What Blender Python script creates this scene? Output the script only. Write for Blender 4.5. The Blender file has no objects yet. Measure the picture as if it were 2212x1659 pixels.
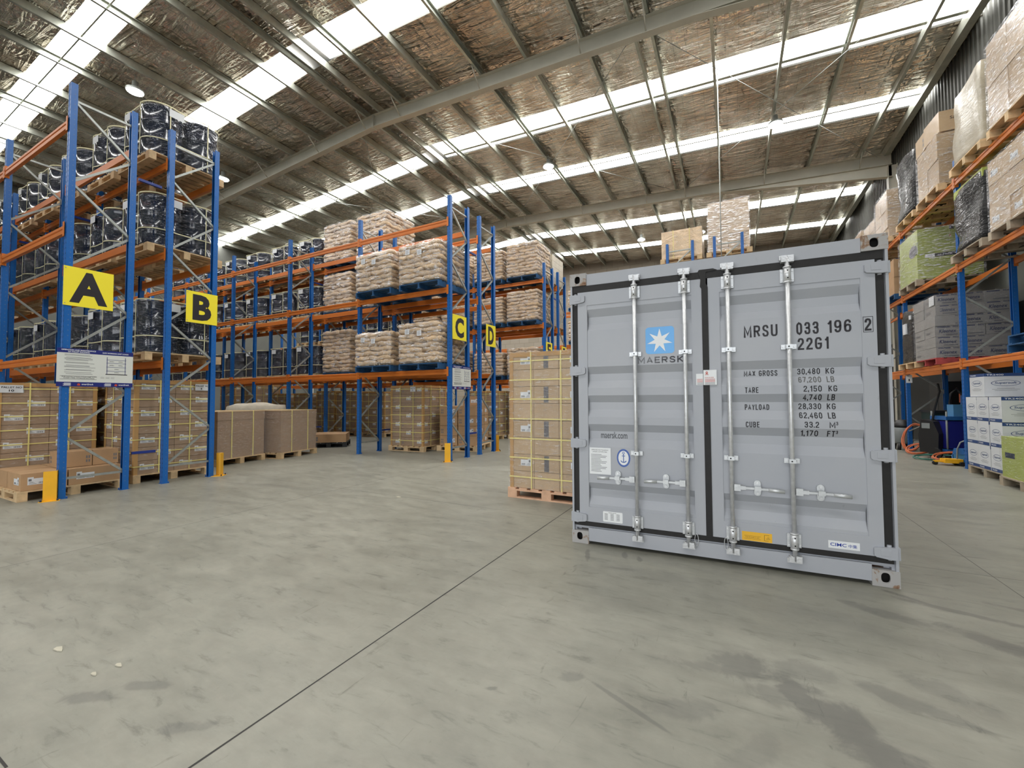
import bpy, bmesh, math, random
from mathutils import Vector, Matrix
random.seed(7)
SC = bpy.context.scene
COL = SC.collection
PI = math.pi

# ---------------------------------------------------------------- camera
cam_data = bpy.data.cameras.new('camera')
cam = bpy.data.objects.new('camera', cam_data)
COL.objects.link(cam)
cam_data.sensor_fit = 'HORIZONTAL'
cam_data.sensor_width = 36.0
cam_data.lens = 909.72 / 2212 * 36.0
cam_data.clip_start = 0.05
cam_data.clip_end = 200
YAW, PITCH, ROLL = math.radians(27.690), math.radians(2.0055), math.radians(-0.287)
_f = Vector((-math.sin(YAW) * math.cos(PITCH), math.cos(YAW) * math.cos(PITCH), math.sin(PITCH)))
_r = Vector((math.cos(YAW), math.sin(YAW), 0))
_u = _r.cross(_f)
_r2 = math.cos(ROLL) * _r + math.sin(ROLL) * _u
_u2 = -math.sin(ROLL) * _r + math.cos(ROLL) * _u
cam.matrix_world = Matrix(((_r2.x, _u2.x, -_f.x, 0), (_r2.y, _u2.y, -_f.y, 0), (_r2.z, _u2.z, -_f.z, 1.378), (0, 0, 0, 1)))
SC.camera = cam

# ---------------------------------------------------------------- sky, exposure
SKYLIGHT = 15.5          # daylight coming through the translucent roof sheets
SKY = 3.4               # daylight outside the open loading doors
world = bpy.data.worlds.new('sky')
SC.world = world
world.use_nodes = True
bg = world.node_tree.nodes['Background']
bg.inputs['Color'].default_value = (0.93, 0.96, 1.0, 1)
bg.inputs['Strength'].default_value = SKY
SC.view_settings.view_transform = 'Standard'
SC.view_settings.look = 'None'
SC.view_settings.exposure = 0.0
SC.view_settings.gamma = 1.0
SC.view_settings.use_curve_mapping = False
cy = SC.cycles
cy.use_denoising = True
cy.max_bounces = 7
cy.diffuse_bounces = 4
cy.glossy_bounces = 3
cy.transmission_bounces = 3
cy.transparent_max_bounces = 14
cy.sample_clamp_indirect = 6.0
cy.caustics_reflective = False
cy.caustics_refractive = False
# portal in the open south doorway: tells the renderer where the sky shines in
pl = bpy.data.lights.new('sky_portal', 'AREA')
pl.shape = 'RECTANGLE'; pl.size = 13.0; pl.size_y = 5.4
pl.cycles.is_portal = True
plo = bpy.data.objects.new('sky_portal', pl)
plo.location = (-2.5, -6.95, 2.7); plo.rotation_euler = (PI / 2, 0, 0)
COL.objects.link(plo)

# ---------------------------------------------------------------- helpers
class MB:
    """collects faces into one mesh"""
    def __init__(s):
        s.v = []; s.f = []; s.m = []; s.sm = []
    def quad(s, pts, m=0, smooth=False):
        n = len(s.v); s.v += [tuple(p) for p in pts]
        s.f.append(tuple(range(n, n + len(pts)))); s.m.append(m); s.sm.append(smooth)
        return s
    def box(s, x0, y0, z0, x1, y1, z1, m=0, mat=None):
        p = [(x0, y0, z0), (x1, y0, z0), (x1, y1, z0), (x0, y1, z0), (x0, y0, z1), (x1, y0, z1), (x1, y1, z1), (x0, y1, z1)]
        if mat is not None: p = [tuple(mat @ Vector(q)) for q in p]
        n = len(s.v); s.v += p
        for q in ((0, 3, 2, 1), (4, 5, 6, 7), (0, 1, 5, 4), (1, 2, 6, 5), (2, 3, 7, 6), (3, 0, 4, 7)):
            s.f.append(tuple(n + i for i in q)); s.m.append(m); s.sm.append(False)
        return s
    def cbox(s, c, d, m=0, mat=None):
        return s.box(c[0] - d[0] / 2, c[1] - d[1] / 2, c[2] - d[2] / 2, c[0] + d[0] / 2, c[1] + d[1] / 2, c[2] + d[2] / 2, m, mat)
    def prism(s, poly, axis, a, b, m=0, smooth=False, caps=True):
        """poly: 2D points; axis 'x','y','z' extrude a..b. 2D = the other two axes in order"""
        def P(q, t):
            return {'x': (t, q[0], q[1]), 'y': (q[0], t, q[1]), 'z': (q[0], q[1], t)}[axis]
        n = len(s.v); k = len(poly)
        s.v += [P(q, a) for q in poly] + [P(q, b) for q in poly]
        for i in range(k):
            j = (i + 1) % k
            s.f.append((n + i, n + j, n + k + j, n + k + i)); s.m.append(m); s.sm.append(smooth)
        if caps:
            s.f.append(tuple(n + i for i in reversed(range(k)))); s.m.append(m); s.sm.append(False)
            s.f.append(tuple(n + k + i for i in range(k))); s.m.append(m); s.sm.append(False)
        return s
    def cyl(s, p0, p1, r, n=12, m=0, r1=None, caps=True, smooth=True):
        p0, p1 = Vector(p0), Vector(p1); d = (p1 - p0).normalized()
        a = d.orthogonal().normalized(); b = d.cross(a)
        r1 = r if r1 is None else r1
        k = len(s.v)
        for (c, rr) in ((p0, r), (p1, r1)):
            for i in range(n):
                t = 2 * PI * i / n
                s.v.append(tuple(c + rr * (math.cos(t) * a + math.sin(t) * b)))
        for i in range(n):
            j = (i + 1) % n
            s.f.append((k + i, k + j, k + n + j, k + n + i)); s.m.append(m); s.sm.append(smooth)
        if caps:
            s.f.append(tuple(k + i for i in reversed(range(n)))); s.m.append(m); s.sm.append(False)
            s.f.append(tuple(k + n + i for i in range(n))); s.m.append(m); s.sm.append(False)
        return s
    def tube(s, pts, r, n=8, m=0):
        pts = [Vector(p) for p in pts]; rings = []
        up = Vector((0.13, 0.2, 1)).normalized()
        for i, p in enumerate(pts):
            d = (pts[min(i + 1, len(pts) - 1)] - pts[max(i - 1, 0)]).normalized()
            a = d.cross(up)
            a = d.orthogonal() if a.length < 1e-4 else a
            a.normalize(); b = d.cross(a)
            k = len(s.v)
            for q in range(n):
                t = 2 * PI * q / n
                s.v.append(tuple(p + r * (math.cos(t) * a + math.sin(t) * b)))
            rings.append(k)
        for k, l in zip(rings, rings[1:]):
            for i in range(n):
                j = (i + 1) % n
                s.f.append((k + i, k + j, l + j, l + i)); s.m.append(m); s.sm.append(True)
        return s
    def lathe(s, prof, n=28, m=0, c=(0, 0, 0)):
        """prof: (r, z) list"""
        k = len(s.v)
        for (r, z) in prof:
            for i in range(n):
                t = 2 * PI * i / n
                s.v.append((c[0] + r * math.cos(t), c[1] + r * math.sin(t), c[2] + z))
        for a in range(len(prof) - 1):
            for i in range(n):
                j = (i + 1) % n
                s.f.append((k + a * n + i, k + a * n + j, k + (a + 1) * n + j, k + (a + 1) * n + i)); s.m.append(m); s.sm.append(True)
        s.f.append(tuple(k + i for i in reversed(range(n)))); s.m.append(m); s.sm.append(False)
        e = k + (len(prof) - 1) * n
        s.f.append(tuple(e + i for i in range(n))); s.m.append(m); s.sm.append(False)
        return s
    def mesh(s, name, mats):
        me = bpy.data.meshes.new(name)
        me.from_pydata(s.v, [], s.f); me.update()
        for q in (mats if isinstance(mats, (list, tuple)) else [mats]): me.materials.append(q)
        me.polygons.foreach_set('material_index', s.m)
        me.polygons.foreach_set('use_smooth', s.sm)
        me.update()
        return me
    def build(s, name, mats, parent=None, loc=(0, 0, 0), rz=0.0):
        return put(name, s.mesh(name, mats), parent, loc, rz)

def put(name, me, parent=None, loc=(0, 0, 0), rz=0.0):
    o = bpy.data.objects.new(name, me); COL.objects.link(o)
    o.parent = parent; o.location = loc
    o.rotation_euler = rz if isinstance(rz, (tuple, list)) else (0, 0, rz)
    return o

def tag(o, label, cat, group=None, kind=None):
    if label: o['label'] = label
    if cat: o['category'] = cat
    if group: o['group'] = group
    if kind: o['kind'] = kind
    return o

def thing(name, label, cat, loc=(0, 0, 0), rz=0.0, group=None):
    o = bpy.data.objects.new(name, None); COL.objects.link(o)
    o.location = loc; o.rotation_euler = rz if isinstance(rz, (tuple, list)) else (0, 0, rz)
    o.empty_display_size = 0.2
    return tag(o, label, cat, group)

def struct(o):
    o['kind'] = 'structure'
    return o

def text_polys(body, bold=0.0, shear=0.0, space=1.0):
    cu = bpy.data.curves.new('lettering', 'FONT')
    cu.body = body; cu.offset = bold; cu.shear = shear; cu.space_character = space
    cu.resolution_u = 3; cu.fill_mode = 'FRONT'
    ob = bpy.data.objects.new('lettering', cu); COL.objects.link(ob)
    dg = bpy.context.evaluated_depsgraph_get(); dg.update()
    me = bpy.data.meshes.new_from_object(ob.evaluated_get(dg))
    v = [tuple(q.co[:2]) for q in me.vertices]; f = [tuple(p.vertices) for p in me.polygons]
    bpy.data.objects.remove(ob); bpy.data.curves.remove(cu); bpy.data.meshes.remove(me)
    return v, f
_tc = {}
def text(mb, body, o, ux, uy, w, h, m=0, bold=0.0, shear=0.0, space=1.0, rot=0):
    """put lettering into mesh builder mb: lower left corner o, unit vectors ux, uy, fitted to w x h (w None: natural width)"""
    key = (body, bold, shear, space)
    if key not in _tc: _tc[key] = text_polys(body, bold, shear, space)
    v, f = _tc[key]
    if not v: return
    x0 = min(q[0] for q in v); x1 = max(q[0] for q in v); y0 = min(q[1] for q in v); y1 = max(q[1] for q in v)
    sy = h / (y1 - y0); sx = w / (x1 - x0) if w else sy
    o, ux, uy = Vector(o), Vector(ux), Vector(uy)
    k = len(mb.v)
    for (x, y) in v:
        mb.v.append(tuple(o + ux * ((x - x0) * sx) + uy * ((y - y0) * sy)))
    for q in f:
        mb.f.append(tuple(k + i for i in q)); mb.m.append(m); mb.sm.append(False)

# condensed stencil-style lettering drawn from strokes (x and y in 0..1)
def _rr(x0, y0, x1, y1, rx, ry, n=5):
    o = []
    for (cx, cy_, q) in ((x1 - rx, y1 - ry, 0), (x0 + rx, y1 - ry, 1), (x0 + rx, y0 + ry, 2), (x1 - rx, y0 + ry, 3)):
        for i in range(n + 1):
            t = (q + i / n) * PI / 2; o.append((cx + rx * math.cos(t), cy_ + ry * math.sin(t)))
    return o + [o[0]]
_six = [(.97, .76), (.9, .91), (.7, .99), (.5, 1), (.22, .95), (.05, .82), (0, .65), (0, .25), (.06, .1), (.25, .01), (.5, 0), (.75, .01), (.94, .1), (1, .24), (1, .36), (.94, .5), (.75, .58), (.5, .59), (.22, .55), (.05, .45), (0, .36)]
GLY = {'0': (.5, [_rr(0, 0, 1, 1, .5, .26)]), '1': (.34, [[(1, 0), (1, 1)], [(0, .76), (.45, .82), (1, .97)]]),
 '2': (.5, [[(0, .7), (.04, .86), (.2, .97), (.5, 1), (.8, .97), (.97, .86), (1, .72), (.95, .6), (.06, .12), (0, 0), (1, 0)]]),
 '3': (.5, [[(.02, .74), (.06, .9), (.25, .99), (.5, 1), (.8, .97), (.96, .85), (.96, .68), (.85, .57), (.6, .53), (.36, .53)], [(.36, .53), (.6, .53), (.88, .48), (1, .34), (1, .2), (.93, .07), (.72, 0), (.5, 0), (.2, .02), (.04, .12), (0, .28)]]),
 '4': (.52, [[(.76, 0), (.76, 1), (0, .28), (1, .28)]]), '5': (.5, [[(.95, 1), (.1, 1), (.04, .5), (.25, .59), (.5, .61), (.8, .58), (.97, .46), (1, .3), (.97, .13), (.8, .02), (.5, 0), (.2, .02), (.04, .12), (0, .24)]]),
 '6': (.5, [_six]), '9': (.5, [[(1 - x, 1 - y) for x, y in _six]]), '7': (.5, [[(0, 1), (1, 1), (.3, 0)]]),
 '8': (.5, [_rr(.04, .53, .96, 1, .46, .2), _rr(0, 0, 1, .53, .5, .22)]), 'M': (.66, [[(0, 0), (0, 1), (.5, .2), (1, 1), (1, 0)]]),
 'R': (.54, [[(0, 0), (0, 1), (.6, 1), (.88, .96), (1, .82), (1, .68), (.9, .55), (.6, .5), (0, .5)], [(.5, .5), (1, 0)]]),
 'S': (.52, [[(.97, .74), (.92, .9), (.75, .99), (.5, 1), (.22, .97), (.05, .86), (.04, .7), (.2, .58), (.8, .44), (.98, .3), (.97, .14), (.8, .02), (.5, 0), (.2, .02), (.04, .13), (0, .28)]]),
 'U': (.54, [[(0, 1), (0, .25), (.07, .08), (.27, 0), (.5, 0), (.73, 0), (.93, .08), (1, .25), (1, 1)]]),
 'G': (.54, [[(.98, .74), (.92, .9), (.72, .99), (.5, 1), (.25, .98), (.06, .87), (0, .72), (0, .28), (.06, .12), (.25, .01), (.5, 0), (.75, .01), (.94, .12), (1, .26), (1, .46), (.55, .46)]]),
 'C': (.54, [[(.98, .74), (.92, .9), (.72, .99), (.5, 1), (.25, .98), (.06, .87), (0, .72), (0, .28), (.06, .12), (.25, .01), (.5, 0), (.75, .01), (.94, .12), (1, .28)]]),
 'O': (.54, [_rr(0, 0, 1, 1, .5, .26)]), 'A': (.58, [[(0, 0), (.5, 1), (1, 0)], [(.18, .3), (.82, .3)]]), 'X': (.56, [[(0, 0), (1, 1)], [(0, 1), (1, 0)]]),
 'T': (.5, [[(0, 1), (1, 1)], [(.5, 1), (.5, 0)]]), 'E': (.48, [[(1, 1), (0, 1), (0, 0), (1, 0)], [(0, .52), (.88, .52)]]), 'F': (.46, [[(1, 1), (0, 1), (0, 0)], [(0, .52), (.88, .52)]]),
 'P': (.5, [[(0, 0), (0, 1), (.6, 1), (.9, .95), (1, .8), (1, .64), (.9, .5), (.6, .45), (0, .45)]]), 'Y': (.54, [[(0, 1), (.5, .45), (1, 1)], [(.5, .45), (.5, 0)]]), 'L': (.46, [[(0, 1), (0, 0), (1, 0)]]),
 'D': (.54, [[(0, 0), (0, 1), (.5, 1), (.85, .93), (1, .75), (1, .25), (.85, .07), (.5, 0), (0, 0)]]), 'B': (.54, [[(0, 0), (0, 1), (.6, 1), (.9, .94), (.95, .76), (.85, .57), (.6, .53), (0, .53)], [(.6, .53), (.9, .48), (1, .3), (.95, .08), (.65, 0), (0, 0)]]),
 'K': (.54, [[(0, 0), (0, 1)], [(1, 1), (0, .38)], [(.3, .56), (1, 0)]]), ',': (.06, [[(.5, .1), (0, -.1)]]), '.': (.05, [[(0, .0), (0, .06)]]), ' ': (.28, [])}
def ribbon(pts, t):
    n = len(pts); closed = (Vector(pts[0]) - Vector(pts[-1])).length < 1e-6 and n > 3
    P = [Vector(q) for q in pts]; L = []; Rr = []
    if not closed:
        for (i, j) in ((0, 1), (-1, -2)):
            dd = (P[i] - P[j]).normalized()
            if max(abs(dd.x), abs(dd.y)) > .999: P[i] = P[i] + dd * (t / 2)
    for i in range(n):
        a = P[i - 1] if i > 0 else (P[-2] if closed else None); c = P[i + 1] if i < n - 1 else (P[1] if closed else None)
        d0 = (P[i] - a).normalized() if a is not None else None; d1 = (c - P[i]).normalized() if c is not None else None
        d0 = d1 if d0 is None else d0; d1 = d0 if d1 is None else d1
        n0 = Vector((-d0.y, d0.x)); n1 = Vector((-d1.y, d1.x)); m = n0 + n1
        m = n0 if m.length < 1e-6 else m.normalized()
        k = min(1.9, 1 / max(.2, m.dot(n0)))
        L.append(P[i] + m * (t / 2 * k)); Rr.append(P[i] - m * (t / 2 * k))
    return [(L[i], L[i + 1], Rr[i + 1], Rr[i]) for i in range(n - 1)]
def stroke_text(mb, body, o, ux, uy, w, h, t, m=0, gap=.17):
    nat = [GLY[c][0] for c in body]; tot = sum(nat) + gap * (len(body) - 1)
    s = w / tot if w else h; x = 0.0
    o, ux, uy = Vector(o), Vector(ux), Vector(uy)
    for c, a in zip(body, nat):
        cw = a * s
        for pl in GLY[c][1]:
            q = [(x + min(t / 2, cw / 2) + max(0, cw - t) * px, t / 2 + (h - t) * py) for px, py in pl]
            for f in ribbon(q, t): mb.quad([o + ux * p.x + uy * p.y for p in f], m)
        x += cw + gap * s

# ---------------------------------------------------------------- materials
def nodes(name):
    m = bpy.data.materials.new(name); m.use_nodes = True
    nt = m.node_tree; b = nt.nodes['Principled BSDF']
    return m, nt, b
def N(nt, t, **kw):
    n = nt.nodes.new(t)
    for k, v in kw.items(): setattr(n, k, v)
    return n
def coords(nt, scale=(1, 1, 1), rot=(0, 0, 0), kind='Object'):
    tc = N(nt, 'ShaderNodeTexCoord'); mp = N(nt, 'ShaderNodeMapping')
    nt.links.new(tc.outputs[kind], mp.inputs['Vector'])
    mp.inputs['Scale'].default_value = scale; mp.inputs['Rotation'].default_value = rot
    return mp.outputs['Vector']
def world_coords(nt, scale=(1, 1, 1), rot=(0, 0, 0)):
    g = N(nt, 'ShaderNodeNewGeometry'); mp = N(nt, 'ShaderNodeMapping')
    nt.links.new(g.outputs['Position'], mp.inputs['Vector'])
    mp.inputs['Scale'].default_value = scale; mp.inputs['Rotation'].default_value = rot
    return mp.outputs['Vector']
def noise(nt, vec, scale, detail=3, rough=0.55, dist=0.0):
    n = N(nt, 'ShaderNodeTexNoise')
    n.inputs['Scale'].default_value = scale; n.inputs['Detail'].default_value = detail
    n.inputs['Roughness'].default_value = rough; n.inputs['Distortion'].default_value = dist
    nt.links.new(vec, n.inputs['Vector'])
    return n.outputs['Fac']
def ramp(nt, fac, stops):
    r = N(nt, 'ShaderNodeValToRGB')
    e = r.color_ramp.elements
    while len(e) < len(stops): e.new(0.5)
    for q, (p, c) in zip(e, stops):
        q.position = p; q.color = (*c, 1) if len(c) == 3 else c
    nt.links.new(fac, r.inputs['Fac'])
    return r.outputs['Color']
def bump(nt, h, strength, dist=0.02):
    b = N(nt, 'ShaderNodeBump')
    b.inputs['Strength'].default_value = strength; b.inputs['Distance'].default_value = dist
    nt.links.new(h, b.inputs['Height'])
    return b.outputs['Normal']
def mathn(nt, op, a, b=None):
    n = N(nt, 'ShaderNodeMath', operation=op)
    for i, q in enumerate((a, b)):
        if q is None: continue
        if isinstance(q, (int, float)): n.inputs[i].default_value = q
        else: nt.links.new(q, n.inputs[i])
    return n.outputs[0]
def mixc(nt, fac, a, b, mode='MIX'):
    n = N(nt, 'ShaderNodeMix', data_type='RGBA', blend_type=mode)
    for i, q in ((0, fac), (6, a), (7, b)):
        if isinstance(q, (int, float)): n.inputs[i].default_value = q
        elif isinstance(q, tuple): n.inputs[i].default_value = (*q, 1)
        else: nt.links.new(q, n.inputs[i])
    return n.outputs[2]

def plain(name, col, rough=0.5, metal=0.0, var=0.0, vscale=6.0, coat=0.0, bmp=0.0, bscale=40.0, objrand=0.0):
    m, nt, b = nodes(name)
    b.inputs['Roughness'].default_value = rough; b.inputs['Metallic'].default_value = metal
    b.inputs['Coat Weight'].default_value = coat
    c = None
    if var:
        f = noise(nt, coords(nt), vscale, 4)
        c = ramp(nt, f, [(0.3, tuple(q * (1 - var) for q in col)), (0.7, tuple(min(1, q * (1 + var)) for q in col))])
    if objrand:
        oi = N(nt, 'ShaderNodeObjectInfo')
        k = mathn(nt, 'MULTIPLY_ADD', oi.outputs['Random'], objrand); nt.nodes[-1].inputs[2].default_value = 1 - objrand / 2
        cc = N(nt, 'ShaderNodeCombineColor')
        for i in range(3): nt.links.new(k, cc.inputs[i])
        c = mixc(nt, 1.0, c if c is not None else col, cc.outputs[0], 'MULTIPLY')
    if c is not None: nt.links.new(c, b.inputs['Base Color'])
    else: b.inputs['Base Color'].default_value = (*col, 1)
    if bmp:
        nt.links.new(bump(nt, noise(nt, coords(nt), bscale, 3), bmp), b.inputs['Normal'])
    return m

def streaks(nt, scale, rot, det=5):
    """two families of fine stretched creases, as in tight stretch film"""
    s1 = noise(nt, world_coords(nt, scale, rot), 2.4, det, 0.68, 0.7)
    s2 = noise(nt, world_coords(nt, (scale[0] * 1.6, scale[1] * 1.6, scale[2] * 2.2), (-rot[0] * .7, -rot[1] * .5, rot[2])), 2.1, det - 1, 0.65, 0.4)
    return s1, s2

def wrapped(name, col, var=0.12, coat=0.8, crough=0.12, cb=0.6, scale=(3, 3, 14), rot=(0.25, 0.2, 0.3), objrand=0.12, bmp=0.0, bscale=9, haze=0.18, bscl=(1, 1, 1), cior=1.6, det=5):
    """something inside clear stretch film: the film is a crinkled glossy coat with milky streaks and white highlights mixed into the colour"""
    m, nt, b = nodes(name)
    s1, s2 = streaks(nt, scale, rot, det)
    f = noise(nt, coords(nt), 5.0, 3)
    c = ramp(nt, f, [(0.3, tuple(q * (1 - var) for q in col)), (0.7, tuple(min(1, q * (1 + var)) for q in col))])
    oi = N(nt, 'ShaderNodeObjectInfo')
    k = mathn(nt, 'MULTIPLY', oi.outputs['Random'], objrand); k = mathn(nt, 'ADD', k, 1 - objrand / 2)
    cc = N(nt, 'ShaderNodeCombineColor')
    for i in range(3): nt.links.new(k, cc.inputs[i])
    c = mixc(nt, 1.0, c, cc.outputs[0], 'MULTIPLY')
    if haze:
        hz = ramp(nt, mathn(nt, 'MAXIMUM', s1, s2), [(0.60, (0, 0, 0)), (0.68, (haze, haze, haze))])
        hzf = N(nt, 'ShaderNodeSeparateColor'); nt.links.new(hz, hzf.inputs[0])
        c = mixc(nt, hzf.outputs[0], c, (0.85, 0.85, 0.83))  # milky creases and white film highlights painted into the base colour
    nt.links.new(c, b.inputs['Base Color'])
    b.inputs['Roughness'].default_value = 0.7
    b.inputs['Coat Weight'].default_value = coat; b.inputs['Coat Roughness'].default_value = crough; b.inputs['Coat IOR'].default_value = cior; b.inputs['Specular IOR Level'].default_value = 0.25
    h = mathn(nt, 'ADD', s1, mathn(nt, 'MULTIPLY', s2, .6))
    nt.links.new(bump(nt, h, cb, 0.035), b.inputs['Coat Normal'])
    if bmp: nt.links.new(bump(nt, noise(nt, coords(nt, bscl), bscale, 4, 0.6, 0.8), bmp, 0.05), b.inputs['Normal'])
    return m

def film(name, lo=0.06, hi=0.5, scale=(3, 3, 16), rot=(0.2, 0.15, 0.3), tint=(0.985, 0.985, 0.985), rough=0.1, at=(.56, .70), milk=.35):
    """clear stretch film: see-through, with glossy creases and a few milky ones"""
    m, nt, b = nodes(name)
    s1, s2 = streaks(nt, scale, rot)
    fac = ramp(nt, mathn(nt, 'MAXIMUM', s1, s2), [(at[0], (lo, lo, lo)), (at[1], (hi, hi, hi))])
    tr = N(nt, 'ShaderNodeBsdfTransparent'); tr.inputs['Color'].default_value = (*tint, 1)
    df = N(nt, 'ShaderNodeBsdfDiffuse'); df.inputs['Color'].default_value = (0.75, 0.77, 0.8, 1)
    g = N(nt, 'ShaderNodeBsdfGlossy'); g.inputs['Roughness'].default_value = rough; g.inputs['Color'].default_value = (.95, .96, 1, 1)
    h = mathn(nt, 'ADD', s1, mathn(nt, 'MULTIPLY', s2, .6))
    nt.links.new(bump(nt, h, 0.7, 0.04), g.inputs['Normal'])
    m1 = N(nt, 'ShaderNodeMixShader'); m1.inputs[0].default_value = 1 - milk
    nt.links.new(df.outputs[0], m1.inputs[1]); nt.links.new(g.outputs[0], m1.inputs[2])
    mx = N(nt, 'ShaderNodeMixShader'); out = nt.nodes['Material Output']
    nt.links.new(fac, mx.inputs[0]); nt.links.new(tr.outputs[0], mx.inputs[1]); nt.links.new(m1.outputs[0], mx.inputs[2])
    nt.links.new(mx.outputs[0], out.inputs['Surface'])
    return m

def glow(name, col, strength):
    m, nt, b = nodes(name)
    b.inputs['Base Color'].default_value = (0.8, 0.8, 0.8, 1)
    b.inputs['Emission Color'].default_value = (*col, 1); b.inputs['Emission Strength'].default_value = strength
    return m

M = {}
M['blue'] = plain('rack_blue_paint', (0.008, 0.115, 0.40), 0.32, 0, 0.06, 3)
M['hole'] = plain('slot_shadow', (0.02, 0.03, 0.06), 0.8)
M['holelight'] = plain('light_through_hole', (0.07, 0.15, 0.34), 0.5)  # light behind the punched holes, painted on as paler dots
M['orange'] = plain('rack_orange_paint', (0.60, 0.165, 0.022), 0.42, 0, 0.1, 2)
M['galv'] = plain('galvanised_steel', (0.36, 0.38, 0.36), 0.4, 0.5, 0.15, 12)
M['spacer'] = plain('dark_blue_paint', (0.01, 0.03, 0.2), 0.4)
M['wood'] = plain('pallet_timber', (0.64, 0.46, 0.26), 0.75, 0, 0.22, 7, objrand=0.2)
M['woodpink'] = plain('raw_pine', (0.68, 0.42, 0.27), 0.7, 0, 0.18, 7)
M['woodgrey'] = plain('weathered_timber', (0.36, 0.3, 0.22), 0.8, 0, 0.25, 7)
M['bluewood'] = plain('blue_painted_timber', (0.012, 0.075, 0.19), 0.7, 0, 0.25, 8)
M['redwood'] = plain('red_painted_timber', (0.4, 0.06, 0.06), 0.7, 0, 0.25, 8)
M['blackwood'] = plain('black_plastic_pallet', (0.015, 0.015, 0.016), 0.6)
M['carton'] = plain('cardboard', (0.46, 0.285, 0.15), 0.75, 0, 0.07, 4, objrand=0.12)
M['wcarton'] = wrapped('cardboard_in_film', (0.36, 0.25, 0.165), 0.07, 0.5, 0.14, 0.8, (2.5, 2.5, 16), (0.08, 0.1, 0.3), haze=0.28)
M['ncarton'] = wrapped('bright_cardboard_in_film', (0.52, 0.375, 0.23), 0.05, 0.6, 0.13, 0.8, haze=0.10)
M['board'] = plain('edge_board', (0.5, 0.29, 0.11), 0.7, 0, 0.06)
M['strap'] = plain('yellow_strap', (0.82, 0.72, 0.26), 0.45)
M['cream'] = plain('cream_strap', (0.72, 0.68, 0.42), 0.45)
M['label'] = plain('white_paper', (0.72, 0.74, 0.76), 0.6)
M['ink'] = plain('black_ink', (0.012, 0.01, 0.014), 0.5)
M['greyink'] = plain('grey_ink', (0.16, 0.16, 0.17), 0.6)
M['tape'] = plain('printed_tape', (0.13, 0.12, 0.12), 0.35, 0, 0.5, 60)
M['sack'] = wrapped('paper_sack_in_film', (0.60, 0.425, 0.25), 0.16, 0.8, 0.16, 1.0, (4, 4, 9), (0.1, 0.1, 0.3), 0.22, 1.0, 4, 0.3, (1, 4, 1))
M['drum'] = plain('dark_blue_drum', (0.005, 0.010, 0.028), 0.16, 0, 0.2, 3, coat=0.6)
M['drumlid'] = plain('drum_lid', (0.03, 0.035, 0.05), 0.4)
M['film'] = film('stretch_film', 0.02, 0.6, (4.5, 4.5, 24), (0.22, 0.15, 0.3), at=(.59, .68))
M['filmsack'] = film('stretch_film_over_sacks', 0.04, 0.8, (2.4, 2.4, 13), (0.05, 0.06, 0.3), at=(.55, .64), milk=.45)
M['filmclear'] = film('tight_stretch_film', 0.04, 0.5, (4, 4, 20), (0.35, 0.25, 0.2), at=(.56, .70))
M['filmgrey'] = film('milky_stretch_film', 0.15, 0.65, (3, 3, 12), (0.5, 0.4, 0.2), at=(.45, .66))
M['filmdiag'] = film('diagonal_stretch_film', 0.05, 0.75, (2.6, 2.6, 13), (0.6, 0.5, 0.2), at=(.545, .645), milk=.4)
M['yellow'] = plain('sign_yellow', (0.93, 0.79, 0.04), 0.35)
M['guard'] = plain('guard_yellow_paint', (0.85, 0.44, 0.015), 0.4, 0, 0.05, 8)
M['signwhite'] = plain('sign_white', (0.66, 0.68, 0.64), 0.4)
M['navy'] = plain('sign_navy', (0.012, 0.02, 0.17), 0.4)
M['red'] = plain('red_print', (0.55, 0.06, 0.03), 0.5)
M['white'] = plain('white_print', (0.85, 0.87, 0.88), 0.4)
M['blackwrap'] = wrapped('black_stretch_film', (0.003, 0.003, 0.004), 0.3, 0.6, 0.06, 1.0, (1.5, 1.5, 6), (0.6, 0.5, 0.2), 0.1, 0, 9, 0.0, cior=1.4, det=3)
M['greenbox'] = wrapped('lime_green_carton_in_film', (0.37, 0.435, 0.085), 0.06, 0.6, 0.15, 0.7, (2.6, 2.6, 13), (0.6, 0.5, 0.2), haze=0.2)
M['greywhite'] = wrapped('pale_carton_in_film', (0.45, 0.395, 0.29), 0.08, 0.8, 0.12, 1.0, (2.5, 2.5, 11), (0.6, 0.4, 0.2), 0.15, 0, 9, 0.3)
M['whitebox'] = plain('white_carton', (0.66, 0.68, 0.7), 0.55, 0, 0.03, objrand=0.08)
M['greycarton'] = wrapped('grey_printed_carton', (0.3, 0.29, 0.28), 0.08, 0.5, 0.2, 0.4)
M['boxblue'] = plain('carton_blue_print', (0.02, 0.06, 0.2), 0.5)
M['rubber'] = plain('black_rubber', (0.010, 0.009, 0.0085), 0.6, 0, 0.3, 20)
M['steelgrey'] = plain('rafter_grey_paint', (0.52, 0.50, 0.42), 0.5, 0, 0.06, 2)
M['purlin'] = plain('galvanised_purlin', (0.45, 0.47, 0.41), 0.34, 0.6, 0.12, 5)

# ---------------------------------------------------------------- the hall
X_W, X_E, Y_S, Y_N = -25.8, 5.25, -7.0, 28.7
RIDGE, ZR, SLOPE = -10.3, 10.95, 0.052
def zroof(x): return ZR - SLOPE * abs(x - RIDGE)

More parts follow.
